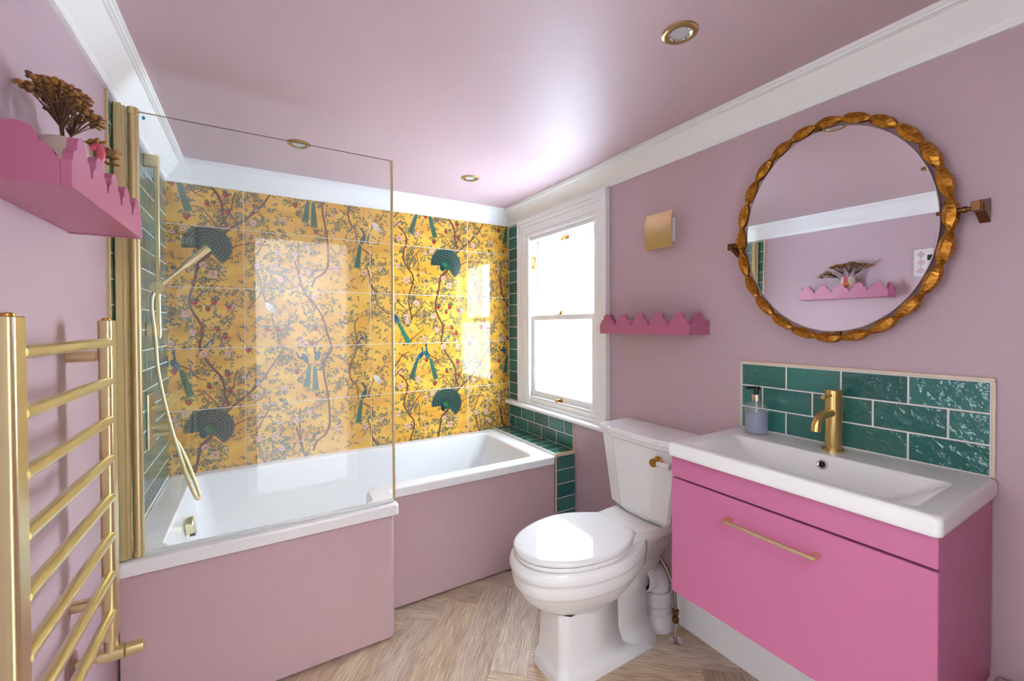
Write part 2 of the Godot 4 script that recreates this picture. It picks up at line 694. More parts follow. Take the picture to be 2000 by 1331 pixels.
	peacock(Vector2(312, 300), Vector2(314, 326), Vector2(325, 342), Vector2(311, 398), Vector2(315, 520), rgb8(36, 90, 70))
	peacock(Vector2(554, 507), Vector2(571, 543), Vector2(562, 568), Vector2(547, 603), Vector2(529, 720), green)
	peacock(Vector2(724, 100), Vector2(734, 118), Vector2(744, 142), Vector2(759, 169), Vector2(820, 285), rgb8(32, 110, 78))
	for i in range(0, doves.size(), 2):
		blot(doves[i], doves[i + 1], 25.0, 15.0, 0.9, rgb8(222, 216, 208))
		blot(doves[i] - 12, doves[i + 1] - 17, 9.0, 8.0, 0.0, rgb8(228, 224, 216))
		for k in 6:
			leaf(doves[i] + 4, doves[i + 1] + 2, 32.0, 7.0, 0.9 + (k - 2.5) * 0.2, rgb8(196, 190, 188))
	var coats := [rgb8(112, 104, 112), rgb8(44, 96, 128), rgb8(58, 70, 116), rgb8(150, 96, 110), rgb8(88, 60, 60), rgb8(120, 112, 112)]
	for i in range(0, finches.size(), 2):
		small_bird(Vector2(finches[i], finches[i + 1]), -0.75, coats[(i / 2) % 6], rgb8(196, 180, 160))
	var im := Image.create_from_data(pw, ph, false, Image.FORMAT_RGB8, buf)
	return ImageTexture.create_from_image(im)


func wood_texture() -> ImageTexture:
	var w := 1024
	var h := 256
	var n := FastNoiseLite.new()
	n.seed = 3
	n.frequency = 0.5
	n.fractal_octaves = 3
	var n2 := FastNoiseLite.new()
	n2.seed = 8
	n2.frequency = 0.02
	var b := PackedByteArray()
	b.resize(w * h * 3)
	var c0 := rgb8(160, 140, 120)
	var c1 := rgb8(230, 216, 196)
	for y in h:
		for x in w:
			var wv := n2.get_noise_2d(x * 0.25, y * 1.2) * 7.0
			var g := n.get_noise_2d(x * 0.016, (y + wv) * 0.34)
			var fine := n.get_noise_2d(x * 0.03 + 400.0, y * 1.9)
			var t := clampf(0.58 + g * 0.55 + fine * 0.42 + n2.get_noise_2d(x * 0.12 + 900.0, y * 0.5) * 0.3, 0.0, 1.0)
			var c := c0.lerp(c1, t)
			var i := (y * w + x) * 3
			b[i] = int(c.r * 255)
			b[i + 1] = int(c.g * 255)
			b[i + 2] = int(c.b * 255)
	return ImageTexture.create_from_image(Image.create_from_data(w, h, false, Image.FORMAT_RGB8, b))


func noise_tex(freq: float, seed_: int, lo: Color, hi: Color, size := 256) -> NoiseTexture2D:
	var n := FastNoiseLite.new()
	n.seed = seed_
	n.frequency = freq
	n.fractal_octaves = 4
	var t := NoiseTexture2D.new()
	t.width = size
	t.height = size
	t.seamless = true
	t.noise = n
	var g := Gradient.new()
	g.set_color(0, lo)
	g.set_color(1, hi)
	t.color_ramp = g
	return t


func make_materials() -> void:
	var pink := mat("wall_pink", rgb8(200, 174, 182), 0.48)
	pink.metallic_specular = 0.5
	mat("ceiling_pink", rgb8(204, 178, 184), 0.5)
	mat("panel_pink", rgb8(204, 174, 178), 0.32)
	mat("white_paint", rgb8(246, 247, 246), 0.35)
	mat("ceramic", rgb8(240, 240, 238), 0.06)
	mat("acrylic", rgb8(242, 242, 241), 0.1)
	mat("plastic_white", rgb8(226, 224, 228), 0.3)
	mat("grout", rgb8(232, 230, 224), 0.8)
	mat("tile_trim", rgb8(222, 196, 160), 0.35)
	var brass := mat("brushed_brass", rgb8(216, 202, 152), 0.36, 1.0)
	brass.metallic_specular = 0.5
	mat("pale_brass", rgb8(228, 222, 170), 0.26, 1.0)
	mat("dark_brass", rgb8(176, 128, 62), 0.3, 1.0)
	mat("chrome", rgb8(214, 210, 206), 0.08, 1.0)
	mat("braided_steel", rgb8(150, 140, 130), 0.35, 1.0)
	mat("black_plastic", rgb8(22, 22, 24), 0.35)
	mat("subfloor_wood", rgb8(150, 126, 104), 0.8)
	mat("magenta", rgb8(200, 114, 154), 0.42)
	mat("shelf_pink", rgb8(190, 108, 142), 0.36)
	mat("mirror_silver", rgb8(238, 238, 240), 0.0, 1.0)
	var glaze := [rgb8(48, 112, 104), rgb8(58, 124, 116), rgb8(40, 100, 96), rgb8(56, 114, 102)]
	for k in 4:
		var t := mat("glazed_tile_%d" % k, glaze[k], 0.05)
		t.metallic_specular = 0.58
		t.heightmap_enabled = true
		t.heightmap_texture = noise_tex(0.012, 20 + k, Color.BLACK, Color.WHITE, 256)
		t.heightmap_scale = 0.2
		t.uv1_triplanar = true
		t.uv1_scale = Vector3(9, 9, 9)
		t.uv1_offset = Vector3(0.31 * k, 0.17 * k, 0.43 * k)
	var pr := mat("peacock_print", Color.WHITE, 0.06)
	pr.albedo_texture = print_texture()
	var wt := wood_texture()
	var tones := [rgb8(255, 250, 246), rgb8(240, 232, 226), rgb8(228, 216, 206), rgb8(248, 236, 222)]
	for k in 4:
		var m := mat("plank_%d" % k, tones[k], 0.42)
		m.albedo_texture = wt
	var gold := mat("gilded_wood", rgb8(226, 172, 70), 0.34, 0.85)
	gold.albedo_texture = noise_tex(0.03, 77, rgb8(132, 92, 60), Color.WHITE, 256)
	gold.uv1_triplanar = true
	gold.uv1_scale = Vector3(6, 14, 6)
	mat("bronze", rgb8(122, 86, 52), 0.32, 1.0)
	var g := mat("screen_glass", Color(0.9, 0.96, 0.94, 0.04), 0.0)
	g.transparency = BaseMaterial3D.TRANSPARENCY_ALPHA
	var fg := mat("frosted_pane", Color(0.96, 0.97, 0.98, 0.3), 0.6)
	fg.transparency = BaseMaterial3D.TRANSPARENCY_ALPHA
	fg.backlight_enabled = true
	fg.backlight = Color(0.9, 0.9, 0.9)
	var bg := mat("bottle_glass", Color(0.93, 0.95, 0.98, 0.12), 0.0)
	bg.transparency = BaseMaterial3D.TRANSPARENCY_ALPHA
	var lq := mat("lilac_soap", Color(0.62, 0.64, 0.75, 0.72), 0.3)
	lq.transparency = BaseMaterial3D.TRANSPARENCY_ALPHA
	mat("lens_grey", rgb8(190, 192, 196), 0.12)
	mat("vase_cream", rgb8(224, 206, 190), 0.3)
	mat("vase_orange", rgb8(232, 110, 60), 0.35)
	mat("vase_pink", rgb8(214, 92, 112), 0.35)
	mat("vase_yellow", rgb8(232, 186, 84), 0.35)
	mat("dried_stem", rgb8(96, 66, 46), 0.8)
	mat("dried_seed", rgb8(172, 124, 60), 0.7)
	mat("dried_seed_dark", rgb8(120, 78, 48), 0.7)
	mat("sticker_blue", rgb8(40, 160, 196), 0.5)
	mat("print_white", rgb8(226, 222, 222), 0.5)
	mat("print_pink", rgb8(214, 178, 186), 0.5)
	mat("tap_brass", rgb8(206, 180, 116), 0.28, 1.0)
	mat("rad_brass", rgb8(222, 206, 158), 0.28, 1.0)
	mat("sconce_brass", rgb8(222, 194, 146), 0.36, 1.0)
	mat("dull_brass", rgb8(184, 160, 112), 0.3, 1.0)
	mat("vase_brown", rgb8(150, 112, 108), 0.4)
	mat("bounce_felt", rgb8(200, 210, 222), 0.8)  # for the added roof, tinted cool for its bounced light
	mat("hall_white", rgb8(236, 234, 232), 0.7)


# ---------------------------------------------------------------- the room
func glaze() -> StandardMaterial3D:
	return mats["glazed_tile_%d" % (rng.randi() % 4)]


# a tile whose face looks along FACE; a..b is its box
func tile(lo: Vector3, hi: Vector3, parent: Node3D, m: Material) -> void:
	var s := hi - lo
	var key := "t%d_%d_%d" % [roundi(s.x * 5000), roundi(s.y * 5000), roundi(s.z * 5000)]
	if not cache.has(key):
		cache[key] = bxm(-s * 0.5, s * 0.5, 0.0016).mesh()
	var o := part("tile", cache[key], m, parent)
	o.position = (lo + hi) * 0.5 - parent.position


# rows of staggered tiles in a wall plane; axis 0 = wall across x, axis 2 = wall across z
func tile_rows(parent: Node3D, wall_x: float, face: float, ys: Array, z0: float, z1: float, seams: Callable) -> void:
	var g := 0.0012
	for r in ys.size() - 1:
		var cuts := [z0]
		for s in seams.call(r):
			if s > z0 + 0.006 and s < z1 - 0.006:
				cuts.append(s)
		cuts.append(z1)
		for k in cuts.size() - 1:
			var xa := minf(wall_x, wall_x + face)
			var xb := maxf(wall_x, wall_x + face)
			tile(v3(xa, ys[r + 1] + g, cuts[k] + g), v3(xb, ys[r] - g, cuts[k + 1] - g), parent, glaze())


func cove(called: String, label: String, a: Vector3, b: Vector3, inward: Vector3, ma: float, mb_: float) -> void:
	# profile: (out from the wall, down from the ceiling)
	var prof := [Vector2(0.082, -0.002), Vector2(0.082, 0.011), Vector2(0.077, 0.012), Vector2(0.0765, 0.018), Vector2(0.071, 0.0185)]
	for k in 9:
		var an := PI / 2 * k / 8.0
		prof.append(Vector2(0.069 - 0.055 * sin(an), 0.02 + 0.058 * (1.0 - cos(an))))
	prof.append_array([Vector2(0.0125, 0.081), Vector2(0.0115, 0.0875), Vector2(0.0105, 0.0885), Vector2(0.010, COVE_D), Vector2(-0.002, COVE_D)])
	var along := (b - a).normalized()
	var st := MB.new()
	var mk := func(p: Vector2) -> PackedVector3Array:
		return PackedVector3Array([a + inward * p.x + along * p.x * ma + Vector3.DOWN * p.y, b + inward * p.x - along * p.x * mb_ + Vector3.DOWN * p.y])
	var mid := (a + b) * 0.5
	for i in prof.size() - 1:
		var r0: PackedVector3Array = mk.call(prof[i])
		var r1: PackedVector3Array = mk.call(prof[i + 1])
		st.quad(r0[0], r0[1], r1[1], r1[0], (r0[0] + r1[1]) * 0.5 + (-inward * 0.9 + Vector3.UP) * 0.3)
	var last: PackedVector3Array = mk.call(prof[-1])
	var first: PackedVector3Array = mk.call(prof[0])
	st.quad(last[0], last[1], first[1], first[0], mid + inward)
	struct(called, st, mats["white_paint"], label, "moulding")


func herringbone(parent: Node3D) -> void:
	var th := deg_to_rad(-4.0)
	var e1 := Vector2(cos(PI / 4 + th), sin(PI / 4 + th))
	var e2 := Vector2(cos(-PI / 4 + th), sin(-PI / 4 + th))
	var w := 0.1315
	var l := 0.6
	# tip of one lengthwise plank seen by the bath
	var o := Vector2(-0.6546, 0.8198) - e1 * l
	var room := PackedVector2Array([Vector2(-W, 0.62), Vector2(0, 0.62), Vector2(0, D), Vector2(-W, D)])
	var g := 0.0005
	for m in range(-6, 7):
		for k in range(-26, 27):
			for kind in 2:
				var a := Vector2(k * w + m * l, k * w - m * l) if kind == 0 else Vector2((k - 1) * w + m * l, k * w - m * l)
				var sz := Vector2(l, w) if kind == 0 else Vector2(w, l)
				var pts := PackedVector2Array()
				for c in [[g, g], [sz.x - g, g], [sz.x - g, sz.y - g], [g, sz.y - g]]:
					pts.append(o + e1 * (a.x + c[0]) + e2 * (a.y + c[1]))
				for cut in Geometry2D.intersect_polygons(pts, room):
					var st := MB.new()
					st.prism(cut, v3(0, -0.004, 0), Vector3.RIGHT, Vector3.BACK, Vector3.UP, 0.004)
					var run := e1 if kind == 0 else e2
					var across := e2 if kind == 0 else e1
					var off := v3(rng.randf() * 2.0, 0, rng.randf() * 2.0)
					st.planar(off, v3(run.x, 0, run.y) / 1.1, v3(across.x, 0, across.y) / 0.27)
					part("plank", st, mats["plank_%d" % (rng.randi() % 4)], parent)


func build_room() -> void:
	rng.seed = 7
	# floor
	var fl := struct("floor", bxm(v3(-W - 0.1, -0.12, -0.1), v3(0.25, -0.004, D + 0.1)), mats["subfloor_wood"], "herringbone floor of pale oak planks", "floor")
	herringbone(fl)
	# ceiling
	struct("ceiling", bxm(v3(-W - 0.1, H, -0.1), v3(0.25, H + 0.1, D + 0.1)), mats["ceiling_pink"], "satin dusty pink ceiling", "ceiling")
	# left wall with metro tiles inside the bath recess
	var lw := MB.new()
	lw.box(v3(-W - 0.1, 0, -0.1), v3(-W, H, 1.9))
	lw.box(v3(-W - 0.1, 0, 2.56), v3(-W, H, D + 0.1))  # gap left for an added doorway that lets fill light in
	lw.box(v3(-W - 0.1, 1.86, 1.9), v3(-W, H, 2.56))
	var wl := struct("wall_left", lw, mats["wall_pink"], "left wall painted pink, tiled green beside the bath", "wall")
	var ys := []
	for n in 19:
		ys.append(1.861 - 0.0738 * n)
	ys.push_front(1.868)
	part("grout", bxm(v3(-W - 0.001, 0.5, 0.0), v3(-W + 0.0042, 1.869, 0.868)), mats["grout"], wl)
	var lseam := func(r: int) -> Array:
		var s := []
		for k in 8:
			s.append((0.05 if (r % 2) == 0 else 0.1245) + 0.149 * k)
		return s
	tile_rows(wl, -W, 0.005, ys, 0.001, 0.8655, lseam)
	part("tile_trim", bxm(v3(-W - 0.001, 0.53, 0.866), v3(-W + 0.0065, 1.869, 0.874), 0.001), mats["brushed_brass"], wl, "thin brass tile edge")
	# back wall: large printed tiles, five rows of four
	var wb := struct("wall_back", bxm(v3(-W - 0.1, 0, -0.12), v3(0.25, H, -0.012)), mats["wall_pink"], "back wall of yellow tiles printed with peacocks and flowering branches", "wall")
	part("grout", bxm(v3(-W, 0.4, -0.013), v3(0, 1.88, -0.0015)), mats["grout"], wb)
	var tx := [-W + 0.001, -1.5139, -0.9119, -0.3099, -0.004]
	var ty := [1.875, 1.680, 1.392, 1.104, 0.816, 0.46]
	for r in 5:
		for c in 4:
			var st := bxm(v3(tx[c] + 0.0016, ty[r + 1] + 0.0016, -0.011), v3(tx[c + 1] - 0.0016, ty[r] - 0.0016, 0.0), 0.0012)
			st.planar(v3(-1.514, 1.392, 0), v3(1.0 / 1.204, 0, 0), v3(0, -1.0 / 0.864, 0))
			part("tile", st, mats["peacock_print"], wb)
	# right wall round the window opening
	var st := MB.new()
	var oz0 := 0.235
	var oz1 := 0.885
	var oy0 := 0.715
	var oy1 := 1.755
	st.box(v3(0, 0, -0.1), v3(0.25, H, oz0))
	st.box(v3(0, 0, oz1), v3(0.25, H, D + 0.1))
	st.box(v3(0, 0, oz0), v3(0.25, oy0, oz1))
	st.box(v3(0, oy1, oz0), v3(0.25, H, oz1))
	var wr := struct("wall_right", st, mats["wall_pink"], "right wall painted dusty pink round the sash window", "wall")
	part("grout", bxm(v3(-0.0042, 0.53, 0.0), v3(0.001, 0.70, 0.672)), mats["grout"], wr)
	part("grout", bxm(v3(-0.0042, 0.70, 0.0), v3(0.001, 1.869, 0.142)), mats["grout"], wr)
	var useam := func(r: int) -> Array:
		return [0.151, 0.3, 0.449, 0.597] if r == 0 else [0.077, 0.226, 0.375, 0.524]
	tile_rows(wr, 0.0, -0.005, [0.6803, 0.6065, 0.5335], 0.001, 0.672, useam)
	var strip := []
	for n in 16:
		strip.append(1.861 - 0.0738 * n)
	strip.push_front(1.868)
	strip.append(0.715)
	tile_rows(wr, 0.0, -0.005, strip, 0.001, 0.141, func(_r): return [])
	part("tile_trim", bxm(v3(-0.0065, 0.53, 0.672), v3(0.001, 0.692, 0.679), 0.001), mats["tile_trim"], wr, "narrow cream tile edge")
	# near wall with a doorway beside the camera
	var nw := MB.new()
	nw.box(v3(-W - 0.1, 0, D), v3(-1.47, H, D + 0.1))
	nw.box(v3(-0.86, 0, D), v3(0.25, H, D + 0.1))
	nw.box(v3(-1.47, 1.84, D), v3(-0.86, H, D + 0.1))
	struct("wall_front", nw, mats["wall_pink"], "pink wall with the doorway behind the viewer", "wall")
	var nh := MB.new()
	nh.box(v3(-2.6, -0.1, D + 0.1), v3(0.4, 0.0, 4.6))
	nh.box(v3(-2.6, 2.4, D + 0.1), v3(0.4, 2.5, 4.6))
	nh.box(v3(-2.6, 0, 4.5), v3(0.4, 2.4, 4.6))
	nh.box(v3(-2.6, 0, D + 0.1), v3(-2.5, 2.4, 4.6))
	nh.box(v3(0.3, 0, D + 0.1), v3(0.4, 2.4, 4.6))
	nh.box(v3(-2.6, H, D + 0.1), v3(0.4, 2.4, D + 0.12))
	nh.box(v3(-2.6, 0, D + 0.1), v3(-W - 0.1, H, D + 0.12))
	struct("wall_landing", nh, mats["hall_white"], "pale landing behind the viewer", "wall")
	var nc := MB.new()
	nc.box(v3(-1.53, 0, D - 0.016), v3(-1.472, 1.84, D + 0.11), 0.003)
	nc.box(v3(-0.858, 0, D - 0.016), v3(-0.80, 1.84, D + 0.11), 0.003)
	nc.box(v3(-1.53, 1.842, D - 0.016), v3(-0.80, 1.866, D + 0.11), 0.003)
	struct("door_1", nc, mats["white_paint"], "white casing of the open doorway behind the viewer", "door")
	var dc := MB.new()
	dc.box(v3(-W - 0.102, 0, 1.84), v3(-W + 0.014, 1.86, 1.9), 0.003)
	dc.box(v3(-W - 0.102, 0, 2.56), v3(-W + 0.014, 1.86, 2.612), 0.003)
	dc.box(v3(-W - 0.102, 1.86, 1.84), v3(-W + 0.014, 1.868, 2.612), 0.003)
	struct("trim_5", dc, mats["white_paint"], "white casing of the added doorway left of the viewer", "moulding")
	# landing beyond the added left doorway, there to carry fill light
	var hx := -W - 0.1
	var hall := MB.new()
	hall.box(v3(-3.6, -0.1, 0.9), v3(hx, 0.0, 2.7))
	hall.box(v3(-3.6, 2.4, 0.9), v3(hx, 2.5, 2.7))
	hall.box(v3(-3.7, -0.1, 0.9), v3(-3.6, 2.5, 2.7))
	hall.box(v3(-3.7, -0.1, 0.8), v3(hx, 2.5, 0.9))
	hall.box(v3(-3.7, -0.1, 2.68), v3(-2.6, 2.5, 2.72))
	hall.box(v3(hx - 0.02, H + 0.1, 0.8), v3(hx, 2.5, 3.7))
	hall.box(v3(hx - 0.02, 0, D + 0.1), v3(hx, H + 0.1, 3.7))
	struct("wall_added_hall", hall, mats["hall_white"], "pale landing beyond the added doorway left of the viewer", "wall")
	# moulded cornice
	cove("trim_1", "white moulded cornice above the peacock tiles", v3(-W, H, 0), v3(0, H, 0), Vector3.BACK, 1, 1)
	cove("trim_2", "white moulded cornice above the window and mirror", v3(0, H, 0), v3(0, H, D), Vector3.LEFT, 1, 1)
	cove("trim_3", "white moulded cornice above the left wall shelf", v3(-W, H, 0), v3(-W, H, D), Vector3.RIGHT, 1, 1)
	cove("trim_4", "white moulded cornice above the doorway", v3(-W, H, D), v3(0, H, D), Vector3.FORWARD, 1, 1)
	# skirting
	var sk := MB.new()
	sk.box(v3(-0.016, 0, 0.70), v3(0, 0.118, D - 0.001))
	sk.prism(PackedVector2Array([Vector2(0, 0.118), Vector2(-0.016, 0.118), Vector2(-0.012, 0.128), Vector2(0, 0.132)]), v3(0, 0, 0.70), Vector3.RIGHT, Vector3.UP, Vector3.BACK, D - 0.701)
	struct("baseboard_right", sk, mats["white_paint"], "white skirting board under the vanity and toilet", "skirting")
	var sl := MB.new()
	sl.box(v3(-W, 0, 0.86), v3(-W + 0.016, 0.128, 1.838), 0.003)
	struct("baseboard_left", sl, mats["white_paint"], "white skirting board below the towel radiator", "skirting")
	build_window()
	build_ledge()
	# unseen flat roof added outside to throw sunlight up through the window
	var fr := thing("bounce_roof", "pale unseen flat roof added outside the sash window to bounce sunlight", "roof", v3(2.9, 0.0, 0.5))
	part("deck", bxm(v3(-2.6, 0.1, -4.0), v3(3.0, 0.22, 4.0)), mats["bounce_felt"], fr)
	part("kerb", bxm(v3(3.0, 0.1, -4.0), v3(3.1, 0.3, 4.0), 0.01), mats["bounce_felt"], fr)
	# boxed pipes beside the vanity
	var bx := thing("pipe_boxing", "low pink painted boxing against the wall right of the vanity", "boxing", v3(-0.1, 0, 2.41))
	part("box", bxm(v3(-0.05, 0, -0.2), v3(0.084, 0.40, 0.2), 0.003), mats["wall_pink"], bx)


func ring_frame(st: MB, x0: float, x1: float, z0: float, z1: float, y0: float, y1: float, wz0: float, wz1: float, wb: float, wt: float, bev := 0.002) -> void:
	st.box(v3(x0, y0, z0), v3(x1, y1, z0 + wz0), bev)
	st.box(v3(x0, y0, z1 - wz1), v3(x1, y1, z1), bev)
	st.box(v3(x0, y0, z0 + wz0), v3(x1, y0 + wb, z1 - wz1), bev)
	st.box(v3(x0, y1 - wt, z0 + wz0), v3(x1, y1, z1 - wz1), bev)


func build_window() -> void:
	var wm: Material = mats["white_paint"]
	# moulded architrave: stepped bands
	var ar := MB.new()
	var z0 := 0.142
	var z1 := 0.952
	var y1 := 1.868
	for band in [[0.0, 0.026, 0.03], [0.026, 0.05, 0.024], [0.05, 0.094, 0.02], [0.094, 0.116, 0.016]]:
		var a: float = band[0]
		var b: float = band[1]
		var t: float = band[2]
		var rb: float = minf(b, 0.094)
		ar.box(v3(-t, 0.714, z0 + a), v3(0.0, y1 - b, z0 + b), 0.002)
		if a < 0.09:
			ar.box(v3(-t, 0.714, z1 - rb), v3(0.0, y1 - b, z1 - a), 0.002)
		ar.box(v3(-t, y1 - b, z0 + a), v3(0.0, y1 - a, z1 - minf(a, 0.09)), 0.002)
	var win := struct("window_1", ar, wm, "white sash window with frosted panes between tiles and shelf", "window")
	# box frame inside the opening
	var fr := MB.new()
	ring_frame(fr, 0.0, 0.2, 0.235, 0.885, 0.715, 1.755, 0.021, 0.024, 0.03, 0.024)
	part("box_frame", fr, wm, win)
	var ap := MB.new()
	ap.box(v3(-0.0155, 0.714, 0.259), v3(0.0, 0.735, 0.857), 0.003)
	ap.box(v3(-0.012, 0.735, 0.259), v3(0.0, 0.758, 0.857), 0.003)
	ap.box(v3(-0.008, 0.758, 0.262), v3(0.0, 0.772, 0.855), 0.003)
	part("apron_moulding", ap, wm, win)
	var sill := MB.new()
	sill.box(v3(-0.045, 0.688, 0.002), v3(0.0, 0.713, 0.962), 0.007)
	part("sill", sill, wm, win)
	# staff bead
	var bead := MB.new()
	ring_frame(bead, -0.006, 0.004, 0.25, 0.868, 0.742, 1.737, 0.012, 0.012, 0.012, 0.012, 0.003)
	part("staff_bead", bead, wm, win)
	# lower sash in front, upper sash behind
	var ls := MB.new()
	ring_frame(ls, 0.006, 0.044, 0.256, 0.861, 0.745, 1.267, 0.04, 0.05, 0.062, 0.03)
	var lower := part("lower_sash", ls, wm, win)
	part("pane", bxm(v3(0.022, 0.80, 0.29), v3(0.026, 1.245, 0.82)), mats["frosted_pane"], lower, "frosted lower window pane")
	var us := MB.new()
	ring_frame(us, 0.054, 0.092, 0.256, 0.861, 1.238, 1.738, 0.045, 0.05, 0.03, 0.05)
	var upper := part("upper_sash", us, wm, win)
	part("pane", bxm(v3(0.07, 1.26, 0.295), v3(0.074, 1.695, 0.82)), mats["frosted_pane"], upper, "frosted upper window pane")
	# stepped glazing beads
	var gb := MB.new()
	ring_frame(gb, 0.012, 0.02, 0.292, 0.815, 0.803, 1.240, 0.008, 0.008, 0.008, 0.006, 0.002)
	part("glazing_bead", gb, wm, lower)
	var gb2 := MB.new()
	ring_frame(gb2, 0.06, 0.068, 0.297, 0.815, 1.264, 1.692, 0.01, 0.01, 0.008, 0.012, 0.002)
	part("glazing_bead", gb2, wm, upper)
	var br: Material = mats["dark_brass"]
	var lock := MB.new()
	lock.box(v3(0.008, 1.267, 0.50), v3(0.04, 1.271, 0.56), 0.001)
	lock.lathe([Vector2(0, 0), Vector2(0.012, 0.0), Vector2(0.011, 0.008), Vector2(0.006, 0.012), Vector2(0.007, 0.02), Vector2(0, 0.022)], v3(0.024, 1.271, 0.535))
	lock.box(v3(0.014, 1.279, 0.53), v3(0.024, 1.285, 0.585), 0.002)
	part("sash_lock", lock, br, win, "small brass sash lock")
	var lift := MB.new()
	lift.box(v3(0.002, 0.766, 0.52), v3(0.007, 0.79, 0.57), 0.002)
	lift.tube(smooth_path([v3(0.004, 0.783, 0.545), v3(-0.014, 0.783, 0.545), v3(-0.02, 0.771, 0.545)]), 0.006, 10)
	lift.lathe([Vector2(0, 0), Vector2(0.014, 0), Vector2(0.012, 0.006), Vector2(0, 0.008)], v3(0.004, 0.778, 0.545), Vector3.LEFT)
	part("sash_lift", lift, br, win, "small brass sash lift")
	var cat := MB.new()
	cat.box(v3(0.048, 1.70, 0.50), v3(0.054, 1.716, 0.57), 0.002)
	cat.lathe([Vector2(0, 0), Vector2(0.011, 0), Vector2(0.009, 0.008), Vector2(0, 0.012)], v3(0.05, 1.708, 0.535), Vector3.LEFT)
	cat.tube([v3(0.04, 1.708, 0.535), v3(0.04, 1.712, 0.58)], 0.004, 8)
	part("sash_catch", cat, br, win, "small brass catch on the top rail")
	var hook := MB.new()
	hook.box(v3(0.012, 1.54, 0.256), v3(0.03, 1.65, 0.259), 0.001)
	hook.tube(smooth_path([v3(0.021, 1.63, 0.262), v3(0.021, 1.62, 0.278), v3(0.021, 1.59, 0.274), v3(0.021, 1.56, 0.262)]), 0.004, 8)
	part("pulley_hook", hook, br, win, "slim brass hook on the left jamb")


func build_ledge() -> void:
	var lg := thing("tiled_ledge", "green tiled ledge between the bath end and the window wall", "ledge", v3(-0.067, 0, 0.345))
	var x0 := -0.132
	part("core", bxm(v3(x0 + 0.067 + 0.005, 0, -0.344), v3(0.0605, 0.5338, 0.3436)), mats["grout"], lg, "white grout bed")
	var g := 0.0012
	for k in 10:
		var za := 0.683 - 0.0738 * (k + 1)
		tile(v3(x0 + 0.008, 0.529, maxf(za, 0.001) + g), v3(-0.006, 0.5345, 0.683 - 0.0738 * k - g), lg, glaze())
	for k in 7:
		tile(v3(x0 + 0.006, 0.5195 - 0.0738 * (k + 1) + g, 0.683), v3(-0.006, 0.5195 - 0.0738 * k - g, 0.6895), lg, glaze())
	part("tile_trim", bxm(v3(x0 + 0.067 - 0.001, 0.0, 0.339), v3(x0 + 0.067 + 0.006, 0.527, 0.346), 0.001), mats["tile_trim"], lg, "narrow cream tile edge")
	part("tile_trim", bxm(v3(x0 + 0.067, 0.5205, 0.338), v3(0.0615, 0.536, 0.346), 0.0015), mats["tile_trim"], lg, "narrow cream tile edge")


# ---------------------------------------------------------------- bath and shower
# L-shaped outline: back, right and front edges given; rounded corners, equal point counts
func ell(xl: float, xr: float, xs: float, zb: float, zf: float, zl: float, r: float, rc: float, y: float) -> PackedVector3Array:
	var cs := [Vector2(xl, zb), Vector2(xr, zb), Vector2(xr, zf), Vector2(xs, zf), Vector2(xs, zl), Vector2(xl, zl)]
	var row := PackedVector3Array()
	for i in 6:
		var p: Vector2 = cs[i]
		var a: Vector2 = cs[(i + 5) % 6]
		var b: Vector2 = cs[(i + 1) % 6]
		var rr := rc if i == 3 else r
		var da := (a - p).normalized()
		var db := (b - p).normalized()
		var c := p + (da + db) * rr
		var s := p + da * rr
		var e := p + db * rr
		var n := 8
		for k in n + 1:
			var t := PI / 2 * k / n
			var q := c + (s - c) * cos(t) + (e - c) * sin(t)
			row.append(v3(q.x, y, q.y))
	return row


